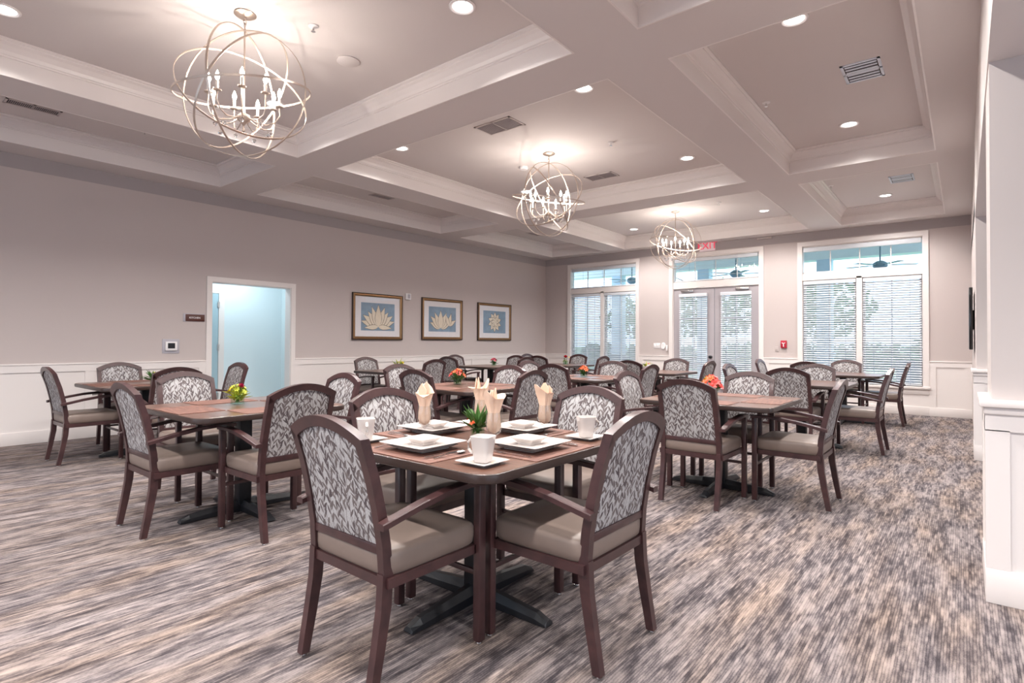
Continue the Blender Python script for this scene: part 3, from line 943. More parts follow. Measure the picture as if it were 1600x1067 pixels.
m = MB().lathe([(.0, -.001), (.095, -.001), (.098, -.010), (.09, -.014), (0, -.016)], 28).build('ceiling_disc', MT['ceil']); m.location = (-4.19, 2.87, ZC)
tag(m, 'flat round ceiling coloured cover plate right of the nearest chandelier', 'cover plate')
m = MB().lathe([(.0, 0), (.065, 0), (.065, -.02), (.05, -.038), (0, -.042)], 24).build('smoke_detector', MT['white']); m.location = (-4.80, 6.17, ZC)
tag(m, 'round white smoke detector left of the middle chandelier', 'smoke detector')
m = MB().lathe([(.0, 0), (.055, 0), (.055, -.02), (.045, -.03), (0, -.032)], 24).build('smoke_detector', MT['white']); m.location = (-3.6, 8.9, ZC)
tag(m, 'small white smoke detector near the farthest chandelier', 'smoke detector')

# ------------------------------------------------------------------ wall things
def text(s, size, mt, parent, loc, rot, name='lettering', ext=.001):
    cu = bpy.data.curves.new(name, 'FONT'); cu.body = s; cu.size = size; cu.align_x = 'CENTER'; cu.align_y = 'CENTER'; cu.extrude = ext; cu.offset = size * .012
    t = bpy.data.objects.new(name, cu); COL.objects.link(t)
    bpy.context.view_layer.update()
    me = bpy.data.meshes.new_from_object(t.evaluated_get(bpy.context.evaluated_depsgraph_get()))
    bpy.data.objects.remove(t)
    me.materials.clear(); me.materials.append(mt)
    o = bpy.data.objects.new(name, me); COL.objects.link(o)
    o.parent = parent; o.location = loc; o.rotation_euler = rot
    return o
def petal(cx, cy, ang, L_, W_, n=9):
    """pointed petal outline in the picture plane"""
    pts = []
    for i in range(n + 1):
        t = i / n; pts.append((t * L_, W_ * math.sin(PI * t ** .75) ** 1.0 * (1 - .25 * t)))
    for i in range(n - 1, 0, -1):
        t = i / n; pts.append((t * L_, -W_ * math.sin(PI * t ** .75) * (1 - .25 * t)))
    ca, sa = math.cos(ang), math.sin(ang)
    return [(cx + x * ca - y * sa, cy + x * sa + y * ca) for x, y in pts]
def picture(y0, y1, z0, z1, style, label):
    W, H = y1 - y0, z1 - z0
    r = empty('framed_picture', (XL, (y0 + y1) / 2, (z0 + z1) / 2)); tag(r, label, 'picture', 'framed lotus prints on the left wall')
    # local: x out of wall, y along wall, z up
    def ring(w0, w1, d0, d1, mt, nm):
        m = MB()
        hw, hh = W / 2, H / 2
        rs = []
        for sy, sz in ((-1, -1), (1, -1), (1, 1), (-1, 1), (-1, -1)):
            rs.append([(x, sy * (hw - t), sz * (hh - t)) for t, x in ((w0, .001), (w0, d0), ((w0 + w1) / 2, d1), (w1, d0 * .7), (w1, .001))])
        m.rings(rs, 0, False, False)
        return m.build(nm, mt, r)
    ring(0, .018, .038, .042, MT['darkf'], 'outer_frame')
    ring(.016, .062, .036, .040, MT['gold'], 'frame')
    MB().box((.004, -W / 2 + .05, -H / 2 + .05), (.016, W / 2 - .05, H / 2 - .05)).build('mat_board', MT['matb'], r)
    a, b = W * .335, H * .30
    m = MB(); m.box((.016, -a, -b), (.018, a, b), 0)
    x = .0185
    def poly(pts, mi, dx):
        pts = [(max(-a, min(a, p)), max(-b, min(b, q))) for p, q in pts]
        m.add([(x + dx, p, q) for p, q in pts], [list(range(len(pts)))], mi)
    k = 0
    spec = []
    if style == 0:
        for ang, L_, W_ in ((15, .33, .055), (165, .33, .055), (32, .33, .06), (148, .33, .06), (50, .30, .06), (130, .30, .06), (68, .33, .055), (112, .33, .055), (90, .34, .06), (-4, .26, .035), (184, .26, .035)):
            spec.append((0, -b * .72, ang, L_, W_))
    elif style == 1:
        for ang, L_, W_ in ((20, .26, .05), (160, .26, .05), (40, .30, .055), (140, .30, .055), (62, .30, .05), (118, .30, .05), (90, .30, .06)):
            spec.append((-.06, -b * .7, ang, L_, W_))
        for ang, L_, W_ in ((30, .2, .035), (75, .22, .04), (110, .2, .035)):
            spec.append((.18, -b * .5, ang, L_, W_))
    else:
        for ang in range(-20, 340, 36):
            spec.append((0, 0, ang, .19, .055))
        for ang in range(0, 360, 60):
            spec.append((0, 0, ang, .11, .035))
    for (cx, cz, ang, L_, W_) in spec:
        o1 = petal(cx, cz, math.radians(ang), L_ * 1.22 + .012, W_ * 1.35 + .009); o2 = petal(cx, cz, math.radians(ang), L_ * 1.22, W_ * 1.35)
        poly(o1, 2, k * .0004); poly(o2, 1, k * .0004 + .0002); k += 1
    m.build('print', [MT['artb'], MT['artc'], MT['artl']], r)
    MB().box((.027, -W / 2 + .055, -H / 2 + .055), (.029, W / 2 - .055, H / 2 - .055)).build('picture_glass', MT['pane2'], r)
picture(6.05, 7.21, 1.268, 2.135, 0, 'gold framed print of an open lotus on blue, leftmost of three')
picture(7.72, 8.905, 1.278, 2.15, 1, 'gold framed lotus print on blue, middle of three')
picture(9.41, 10.608, 1.274, 2.145, 2, 'gold framed print with window glare, rightmost of three')
# kitchen sign
r = empty('kitchen_sign', (XL, 3.385, 1.565)); tag(r, 'small brown plaque with white lettering left of the kitchen doorway', 'sign')
MB().box((0, -.15, -.055), (.008, .14, .06), 0, .002).build('back_plate', MT['grey'], r)
MB().box((.006, -.122, -.05), (.014, .135, .05), 0, .002).build('plaque', MT['brown'], r)
text('KITCHEN', .036, MT['white'], r, (.0155, 0, 0), (PI / 2, 0, PI / 2))
# thermostat
r = empty('thermostat', (XL, 3.08, 1.155)); tag(r, 'grey wall thermostat with dark screen left of the doorway', 'thermostat')
MB().box((0, -.11, -.10), (.006, .11, .10), 0, .002).build('back_plate', MT['grey'], r)
MB().box((.005, -.075, -.06), (.028, .075, .065), 0, .005).build('body', MT['white'], r)
MB().box((.027, -.045, -.03), (.030, .045, .045)).build('screen', MT['black'], r)
# alarm strobe between pictures 1 and 2
r = empty('alarm_strobe', (XL, 7.36, 2.135)); tag(r, 'small white alarm strobe on the wall between two framed prints', 'alarm')
MB().box((0, -.065, -.065), (.035, .065, .065), 0, .008).build('body', MT['white'], r)
MB().box((.034, -.03, -.035), (.05, .03, .045), 0, .008).build('strobe_lens', MT['grey'], r)
# exit sign
r = empty('exit_sign', (-4.32, YB, 3.345)); tag(r, 'white exit sign with red letters above the glass doors', 'exit sign')
MB().box((-.17, -.055, -.115), (.17, 0, .115), 0, .006).build('housing', MT['exitf'], r)
text('EXIT', .21, MT['exitr'], r, (0, -.0575, -.0), (PI / 2, 0, 0))
MB().box((-.10, -.045, .115), (.10, -.01, ZS - 3.345)).build('mount', MT['white'], r)
m = MB().box((-3.30, YB - .05, 3.37), (-3.02, YB, 3.40), 0, .005).build('motion_sensor', MT['wall']); tag(m, 'slim beige sensor on the wall above the glass doors', 'sensor')
# fire alarm, switch plates
r = empty('fire_alarm', (-2.80, YB, 1.225)); tag(r, 'red fire alarm pull station right of the glass doors', 'fire alarm')
MB().box((-.055, -.04, -.075), (.055, 0, .075), 0, .006).build('body', MT['alarm'], r)
MB().sweep([(-.03, -.045, .03), (0, -.045, .01), (.03, -.045, .03)], .008).box((-.008, -.05, -.05), (.008, -.04, .02)).build('pull_handle', MT['white'], r)
m = MB().box((-2.965, YB - .01, 1.08), (-2.90, YB, 1.18), 0, .003).box((-2.94, YB - .02, 1.12), (-2.925, YB - .01, 1.15)).build('light_switch', MT['wall']); tag(m, 'small beige switch plate beside the red fire alarm', 'light switch')
r = empty('light_switch', (-5.50, YB, 1.175)); tag(r, 'white multi switch plate left of the glass doors', 'light switch')
MB().box((-.08, -.008, -.06), (.08, 0, .06), 0, .003).build('plate', MT['white'], r)
for k in range(3):
    MB().box((-.055 + k * .045, -.014, -.03), (-.035 + k * .045, -.008, .03), 0, .002).build('rocker', MT['white'], r)
m = MB().lathe([(0, .02), (.05, .02), (.06, 0)], 24, mtx=Matrix.Translation((-5.345, YB, 1.165)) @ Matrix.Rotation(PI / 2, 4, 'X') @ Matrix.Scale(1.4, 4, (0, 1, 0))).build('wall_sensor', MT['white']); tag(m, 'oval white wall sensor beside the multi switch plate', 'sensor')
m = MB().box((-5.275, YB - .03, 1.06), (-5.235, YB, 1.19), 0, .008).build('card_reader', MT['white']); tag(m, 'small white door contact beside the glass door frame', 'door contact')
# television edge on right wall
r = empty('wall_television', (XR, 9.2, 1.55)); tag(r, 'black flat screen seen edge-on on the right wall', 'television')
MB().box((-.055, -.62, -.37), (-.02, .62, .37), 0, .005).build('panel', MT['tv'], r)
MB().box((-.022, -.15, -.12), (0, .15, .12)).build('wall_bracket', MT['black'], r)

# ------------------------------------------------------------------ armchair
def chair():
    r = empty('armchair'); tag(r, '', 'chair', '')
    W_ = MT['cwood']
    prof = [(-.262, .012), (-.235, .16), (-.212, .30), (-.205, .42)]
    bp = [(-.205, .42), (-.212, .52), (-.232, .64), (-.262, .77), (-.305, .905)]
    def yb(z):
        for (y0, z0), (y1, z1) in zip(bp, bp[1:]):
            if z <= z1: return y0 + (y1 - y0) * (z - z0) / (z1 - z0)
        return bp[-1][0] + (z - .905) * (-.32)
    HX = .218
    for s in (-1, 1):
        m = MB(); rs = []
        for (y, z), wd in zip(prof, (.034, .040, .044, .046)):
            rs.append([(s * HX + dx * .034 / 2, y + dy * wd / 2, z) for dx, dy in ((-1, -1), (1, -1), (1, 1), (-1, 1))])
        m.rings(rs, 0, False)
        lg = m.build('leg', W_, r)
        MB().lathe([(.011, .013), (.011, .006), (.014, .006), (.014, 0), (0, 0)], 10, (s * HX, -.262, 0)).build('glide', MT['steel'], lg)
        m = MB(); m.box((s * .254 - .018, .228, .012), (s * .254 + .018, .266, .655), 0, .004)
        lg = m.build('leg', W_, r)
        MB().lathe([(.011, .013), (.011, .006), (.014, .006), (.014, 0), (0, 0)], 10, (s * .254, .247, 0)).build('glide', MT['steel'], lg)
        # arm: low at the back post, arcs up to the front leg
        pa = [(-.262, .602), (-.20, .615), (-.08, .640), (.05, .660), (.17, .668), (.274, .664)]
        m = MB(); rs = []
        for i, (y, z) in enumerate(pa):
            t = i / 5; x = s * (HX + .040 + (.254 - HX - .040) * t); hw = .021 + .004 * t
            rs.append([(x - hw, y, z - .011), (x + hw, y, z - .011), (x + hw, y, z + .009), (x + hw - .005, y, z + .012), (x - hw + .005, y, z + .012), (x - hw, y, z + .009)])
        m.rings(rs, 0, False)
        m.build('armrest', W_, r)
    # back frame: posts, arched top rail, lower rail as one outline
    m = MB()
    D = .038
    zs = [.42, .47, .52, .58, .64, .70, .77, .84, .897]
    for s in (-1, 1):
        rs = []
        for z in zs:
            k = (z - .42) / .48; x = s * (HX - .010 * k); hw = .017 + .002 * k
            rs.append([(x - hw, yb(z) - D / 2, z), (x + hw, yb(z) - D / 2, z), (x + hw, yb(z) + D / 2, z), (x - hw, yb(z) + D / 2, z)])
        m.rings(rs, 0, False)
    # arch
    N = 16; rs = []
    for i in range(N + 1):
        x = -.228 + .456 * i / N; t = x / .228
        zo = .905 + .066 * (1 - abs(t) ** 2.0); zi = zo - .042 - .010 * t * t
        rs.append([(x, yb(zi) - D / 2, zi), (x, yb(zi) + D / 2, zi), (x, yb(zo) + D / 2, zo), (x, yb(zo) - D / 2, zo)])
    m.rings(rs, 0, False)
    m.box((-HX, yb(.50) - .016, .485), (HX, yb(.50) + .016, .517), 0, .003)
    m.build('back_frame', W_, r)
    # upholstered panel, both sides slightly domed
    m = MB(); NX, NZ = 12, 12
    def pz(x, v):
        top = .905 + .066 * (1 - (x / .228) ** 2) - .044
        return .516 + (top - .516) * v
    for sgn in (-1, 1):
        vs = []; fs = []
        for j in range(NZ + 1):
            for i in range(NX + 1):
                u = i / NX; v = j / NZ; x0 = -1 + 2 * u
                z = pz(x0 * .205, v); x = x0 * .206
                dome = (1 - (2 * u - 1) ** 6) * (1 - (2 * v - 1) ** 6)
                vs.append((x, yb(z) + sgn * (.008 + .009 * dome), z))
        for j in range(NZ):
            for i in range(NX):
                q = j * (NX + 1) + i; fs.append((q, q + 1, q + NX + 2, q + NX + 1))
        m.add(vs, fs, 0, True)
    m.build('backrest', MT['leaf'], r)
    # seat
    m = MB()
    def sup(hx, hy, z, cy=.018, n=36, e=9):
        out = []
        for i in range(n):
            a = 2 * PI * i / n; c_, s_ = math.cos(a), math.sin(a)
            out.append((hx * math.copysign(abs(c_) ** (2 / e), c_), cy + hy * math.copysign(abs(s_) ** (2 / e), s_), z))
        return out
    m.rings([sup(.236, .228, .408), sup(.243, .235, .416), sup(.246, .238, .44), sup(.247, .239, .474), sup(.242, .234, .488), sup(.230, .222, .497), sup(.12, .12, .503), sup(.02, .02, .504)], 0, True)
    m.build('seat', MT['vinyl'], r)
    m = MB(); z0, z1 = .372, .408
    m.box((-.25, -.215, z0), (-.225, .245, z1)).box((.225, -.215, z0), (.25, .245, z1)).box((-.225, -.222, z0), (.225, -.198, z1)).box((-.25, .222, z0), (.25, .247, z1)).box((-.22, -.2, z1 - .012), (.22, .23, z1))
    m.build('seat_frame', W_, r)
    MB().box((-.25, .240, .275), (.25, .256, .297), 0, .003).build('stretcher', W_, r)
    return r
CH0 = chair()

# ------------------------------------------------------------------ pedestal table
TH = .765
def rrect(hx, hy, rad, z, n=6):
    out = []
    for cx, cy, a0 in ((hx - rad, hy - rad, 0), (-hx + rad, hy - rad, PI / 2), (-hx + rad, -hy + rad, PI), (hx - rad, -hy + rad, 1.5 * PI)):
        for k in range(n + 1):
            a = a0 + PI / 2 * k / n
            out.append((cx + rad * math.cos(a), cy + rad * math.sin(a), z))
    return out
def table():
    r = empty('dining_table'); tag(r, '', 'table', '')
    h = .535
    m = MB(); m.rings([rrect(h - .006, h - .006, .085, TH - .004), rrect(h - .008, h - .008, .085, TH)], 0, False)
    m.build('tabletop', MT['ttop'], r)
    m = MB(); m.rings([rrect(h - .012, h - .012, .085, TH - .040), rrect(h - .002, h - .002, .088, TH - .034), rrect(h, h, .09, TH - .012), rrect(h - .003, h - .003, .088, TH - .003), rrect(h - .008, h - .008, .085, TH - .001)], 0, True)
    m.build('table_edge', MT['tedge'], r)
    MB().box((-.045, -.045, .05), (.045, .045, TH - .05), 0, .008).build('pedestal', MT['iron'], r)
    MB().box((-.2, -.03, TH - .06), (.2, .03, TH - .04)).box((-.03, -.2, TH - .06), (.03, .2, TH - .04)).build('top_bracket', MT['iron'], r)
    for k in range(4):
        m = MB()
        rs = []
        for t, zt, hw in ((.03, .085, .034), (.20, .068, .032), (.37, .050, .030), (.425, .028, .028), (.43, .006, .027)):
            rs.append([(t, -hw, .006), (t, hw, .006), (t, hw, max(.008, zt * .55)), (t, hw * .45, max(.010, zt)), (t, -hw * .45, max(.010, zt)), (t, -hw, max(.008, zt * .55))])
        m.rings(rs, 0, False, mtx=Matrix.Rotation(k * PI / 2, 4, 'Z'))
        lg = m.build('base_foot', MT['iron'], r)
        MB().lathe([(.015, .008), (.015, 0), (0, 0)], 10, (.39 * math.cos(k * PI / 2), .39 * math.sin(k * PI / 2), 0)).build('glide', MT['black'], lg)
    return r
TB0 = table()
pm = MB(); pm.rings([rrect(.225, .148, .012, 0), rrect(.225, .148, .012, .0025)], 0, False)
PM0 = pm.build('placemat', MT['weave']); tag(PM0, '', 'placemat')

# table: centre, description, chairs {side: (dx, dy)} giving the back's distance, mats
S_, E_, N_, W_ = 'S', 'E', 'N', 'W'
TABLES = [
    ('laid', (-1.84, 2.01), 'the table laid with plates', dict(S=(-1.815, 1.475), E=(-1.315, 2.045), N=(-1.80, 2.69), W=(-2.32, 2.06)), True),
    ('t2', (-4.12, 1.96), 'the table with magenta rose', dict(S=(-4.175, 1.53), E=(-3.57, 1.93), N=(-4.13, 2.51), W=(-4.92, 1.98)), True),
    ('t3', (-1.63, 4.88), 'the coral bouquet table', dict(S=(-1.63, 4.41), E=(-1.04, 4.89), N=(-1.615, 5.32), W=(-2.22, 4.87)), True),
    ('t4', (-4.14, 4.36), 'the orange tulip table', dict(S=(-4.16, 3.95), E=(-3.57, 4.36), N=(-4.16, 4.80), W=(-4.99, 4.38)), True),
    ('t5', (-7.07, 2.27), 'the far left table', dict(S=(-7.095, 1.73), E=(-6.50, 2.27), N=(-7.02, 2.96), W=(-7.66, 2.275)), True),
    ('t6', (-7.20, 5.95), 'the yellow lily table', dict(E=(-6.65, 5.95), W=(-7.72, 5.90)), False),
    ('t7', (-7.35, 8.40), 'the pink flower table', dict(S=(-7.38, 7.55), E=(-6.60, 8.2), N=(-7.22, 8.75), W=(-8.02, 8.38)), False),
    ('t8', (-6.72, 10.0), 'the red rose table', dict(S=(-6.72, 9.45), E=(-5.95, 9.9), N=(-6.95, 10.74), W=(-7.65, 10.4)), False),
    ('t9', (-4.05, 6.60), 'the orange lily table', dict(S=(-4.03, 6.10), E=(-3.38, 6.58), N=(-4.07, 7.12), W=(-4.72, 6.6)), True),
    ('t10', (-4.00, 8.75), 'the table by the glass doors', dict(S=(-4.05, 8.2), E=(-3.33, 8.55), N=(-3.97, 9.25)), False),
    ('t11', (-1.55, 7.60), 'the flowerless table behind the coral bouquet', dict(S=(-1.55, 7.16), E=(-.96, 7.61), N=(-1.55, 8.14), W=(-2.14, 7.64)), False),
    ('t12', (-1.50, 10.25), 'the flowerless table by the right window', dict(S=(-1.87, 9.75), E=(-.97, 10.33), N=(-1.57, 10.74), W=(-2.46, 10.27)), False),
]
SIDE = dict(S=('near left', 0), E=('near right', PI / 2), N=('far right', PI), W=('far left', -PI / 2))
for key, (tx, ty), desc, chs, mats_ in TABLES:
    place(TB0, (tx, ty, 0), 0, 'square brown wood dining table on black cross base, ' + desc.replace('the ', '', 1), 'square dining tables')
    for s, (cx, cy) in chs.items():
        nm, rz = SIDE[s]
        jit = random.uniform(-.02, .02)
        place(CH0, (cx, cy, 0), rz + jit, 'leaf patterned armchair, %s side of %s' % (nm, desc), 'leaf patterned dining armchairs')
    if mats_:
        for s in 'SENW':
            nm, rz = SIDE[s]
            off = {'S': (0, -.375), 'E': (.375, 0), 'N': (0, .375), 'W': (-.375, 0)}[s]
            place(PM0, (tx + off[0], ty + off[1], TH + .0005), rz, 'reddish woven placemat, %s side of %s' % (nm, desc), 'woven placemats')

# ------------------------------------------------------------------ place settings on the nearest table
tx, ty = -1.84, 2.01
ZT = TH + .0035
def sq(h, z, e=.16):
    return rrect(h, h, h * e, z, 4)
def sqdish(h, ht, name, foot=.6, e=.10):
    m = MB()
    m.rings([sq(h * foot, 0, e), sq(h * foot * 1.02, ht * .25, e), sq(h * .97, ht * .85, e), sq(h, ht * .93, e), sq(h, ht, e), sq(h * .97, ht, e), sq(h * foot * 1.06, ht * .42, e), sq(h * foot * .5, ht * .38, e), sq(.002, ht * .38, e)], 0, False, False)
    m.add(sq(h * foot, 0, e), [list(range(len(sq(h * foot, 0, e))))], 0)
    o = m.build(name, MT['porc'])
    bv = None
    return o
P1 = sqdish(.112, .017, 'dinner_plate', .72); tag(P1, '', 'plate')
P2 = sqdish(.140, .020, 'dinner_plate', .70)
BW = sqdish(.062, .030, 'bread_bowl', .62, .2); tag(BW, '', 'bowl')
SA = sqdish(.078, .014, 'saucer', .60); tag(SA, '', 'saucer')
tag(P2, '', 'plate')
# mug: tapered, square-ish, with side handle
MG = empty('mug'); tag(MG, '', 'mug')
m = MB()
def mg(r_, z, e=.45): return rrect(r_, r_, r_ * e, z, 5)
m.rings([mg(.027, 0), mg(.030, .008), mg(.036, .05), mg(.041, .088), mg(.043, .100), mg(.041, .101), mg(.038, .09), mg(.032, .045), mg(.026, .012), mg(.002, .010)], 0, True, False)
m.add(mg(.027, 0), [list(range(24))], 0)
m.build('cup', MT['porc'], MG)
MB().sweep([(-.036, 0, .078), (-.055, 0, .084), (-.066, 0, .070), (-.064, 0, .045), (-.050, 0, .030), (-.032, 0, .034)], .0075, .0055, n=8).build('handle', MT['porc'], MG)
# goblet
GB = empty('wine_glass'); tag(GB, '', 'wine glass')
MB().lathe([(0, .0), (.034, .0), (.034, .002), (.006, .006), (.004, .012), (.0045, .055), (.012, .062), (.030, .078), (.038, .105), (.037, .135), (.031, .165), (.030, .165), (.0355, .135), (.0365, .105), (.029, .080), (.011, .065), (0, .063)], 24).build('glass', MT['glass'], GB)
def napkin(seed, spikes):
    rnd = random.Random(seed); m = MB()
    n = 28; rs = []
    for j, (rad, z) in enumerate(((.004, .070), (.020, .080), (.026, .10), (.025, .13), (.022, .16), (.029, .19), (.036, .215))):
        rs.append([((rad * (1 + .14 * math.sin(5 * a + seed) + .07 * math.sin(9 * a + 2 * seed)) * math.cos(a)), rad * (1 + .14 * math.sin(5 * a + seed) + .07 * math.sin(9 * a + 2 * seed)) * math.sin(a), z) for a in [2 * PI * i / n for i in range(n)]])
    top = []
    for i in range(n):
        a = 2 * PI * i / n; z = .222; rr = .044
        for sa, hh, ww, out in spikes:
            dd = abs((a - sa + PI) % (2 * PI) - PI)
            if dd < ww:
                k = 1 - dd / ww; z += hh * k; rr += out * k
        top.append((rr * math.cos(a), rr * math.sin(a), z))
    rs.append(top)
    rs.append([(p[0] * .82, p[1] * .82, p[2] - .004) for p in top])
    rs.append([(p[0] * .4, p[1] * .4, .20) for p in top])
    m.rings(rs, 0, True, False)
    # loose inner folds standing up out of the roll
    for k in range(3):
        a = rnd.uniform(0, 6.28); r0 = .008 + .005 * k
        x0, y0 = r0 * math.cos(a), r0 * math.sin(a)
        w_ = .018; h_ = rnd.uniform(.035, .06)
        m.add([(x0 - w_, y0, .19), (x0 + w_, y0 + .006, .19), (x0 + w_ * .8, y0 + .010, .22 + h_ * .4), (x0, y0 + .002, .22 + h_), (x0 - w_ * .8, y0 - .004, .22 + h_ * .5),
               (x0 - w_, y0 - .006, .19), (x0 + w_, y0, .19), (x0 + w_ * .8, y0 + .004, .22 + h_ * .4), (x0, y0 - .004, .22 + h_), (x0 - w_ * .8, y0 - .010, .22 + h_ * .5)],
              [(0, 1, 2, 3, 4), (5, 9, 8, 7, 6), (0, 4, 9, 5), (1, 6, 7, 2), (2, 7, 8, 3), (3, 8, 9, 4)], 0, False)
    return m.build('napkin', MT['napkin'])
# cutlery
def fork():
    m = MB(); m.sweep([(0, -.10, .002), (0, -.04, .006), (0, .03, .004), (0, .05, .006)], [.011, .007, .006, .013], .0022, rect=True)
    m.sweep([(0, .048, .006), (0, .062, .004)], [.013, .024], .0022, rect=True)
    for k in range(4):
        x = -.0098 + k * .0065; m.sweep([(x, .062, .004), (x, .085, .004), (x, .105, .009)], [.004, .0035, .002], .0016, rect=True)
    o = m.build('fork', MT['steel']); tag(o, '', 'fork'); return o
def knife():
    m = MB(); m.sweep([(0, -.11, .004), (0, -.02, .004), (0, .0, .003)], [.013, .010, .010], .005, rect=True)
    m.sweep([(0, 0, .003), (.002, .04, .003), (.002, .09, .003), (-.002, .115, .003)], [.012, .018, .018, .006], .0015, rect=True)
    o = m.build('knife', MT['steel']); tag(o, '', 'knife'); return o
def spoon():
    m = MB(); m.sweep([(0, -.09, .002), (0, -.02, .006), (0, .045, .005)], [.011, .006, .006], .0022, rect=True)
    m.lathe([(.004, 0), (.012, .0015), (.016, .005), (.0155, .0065), (.010, .003), (0, .002)], 16, (0, .066, .002), sx=1.0, sy=1.55)
    o = m.build('spoon', MT['steel']); tag(o, '', 'spoon'); return o
FK, KN, SP = fork(), knife(), spoon()
G = 'place settings on the nearest table'
NPS = {'S': (1, [(2.3, .048, 1.1, .012), (5.4, -.018, .8, .004)]), 'W': (2, [(2.6, .055, 1.0, .004), (5.3, .006, .5, .024)]), 'N': (3, [(1.2, .045, 1.2, .010), (4.4, -.012, .9, .0)]), 'E': (4, [(.15, .018, .8, .034), (3.0, .040, 1.0, .002)])}
GP = {'S': (-2.03, 1.84), 'E': (-1.612, 1.868), 'N': (-1.615, 2.255), 'W': (-2.03, 2.235)}
desc = {'S': 'near left', 'E': 'near right', 'N': 'far right', 'W': 'far left'}
gdesc = {'S': 'leftmost', 'E': 'nearest, behind the front mug', 'N': 'rightmost', 'W': 'farthest, behind the flowers'}
for s in 'SENW':
    rz = SIDE[s][1]
    R_ = Matrix.Rotation(rz, 3, 'Z')
    def at(dx, dy):   # dx to the diner's right, dy towards the table centre from its edge
        v = R_ @ Vector((dx, dy - .535, 0)); return (tx + v.x, ty + v.y)
    x, y = at(-.02, .205)
    place(P2, (x, y, ZT + .0125), rz, 'large square white dinner plate at the %s seat of the nearest table' % desc[s], 'large square plates')
    place(P1, (x, y, ZT), rz, 'smaller square white plate under the %s dinner plate' % desc[s], 'smaller stacked square plates')
    place(BW, (x, y, ZT + .0205), rz, 'small square white bowl on the %s stack of plates' % desc[s], 'small square bowls')
    x, y = at(.375, .155)
    place(SA, (x, y, TH + .0005), rz, 'square white saucer by the %s place setting' % desc[s], 'square saucers')
    if s != 'N':
        place(MG, (x + .003, y, TH + .0085), {'S': .25, 'E': -2.2, 'W': 2.6}[s], 'white porcelain mug, %s of the three' % {'S': 'nearest', 'E': 'rightmost', 'W': 'leftmost'}[s], 'white mugs')
    x, y = GP[s]
    place(GB, (x, y, TH + .0005), 0, 'stemmed wine glass holding a folded napkin, %s' % gdesc[s], 'wine glasses')
    nk = napkin(*NPS[s]); nk.location = (x, y, TH + .001); nk.rotation_euler = (0, 0, rz)
    nk.scale = (1.06, 1.06, 1.02)
    tag(nk, 'folded peach linen napkin standing in the wine glass, %s' % gdesc[s], 'napkin', 'folded napkins')
    for pr_, dx, lb in ((FK, -.185, 'fork'), (KN, .150, 'knife'), (SP, .180, 'spoon')):
        x, y = at(dx, .17)
        place(pr_, (x, y, ZT if abs(dx) < .222 else TH + .0005), rz, 'shiny steel %s beside the %s plate' % (lb, desc[s]), lb + 's on the nearest table')

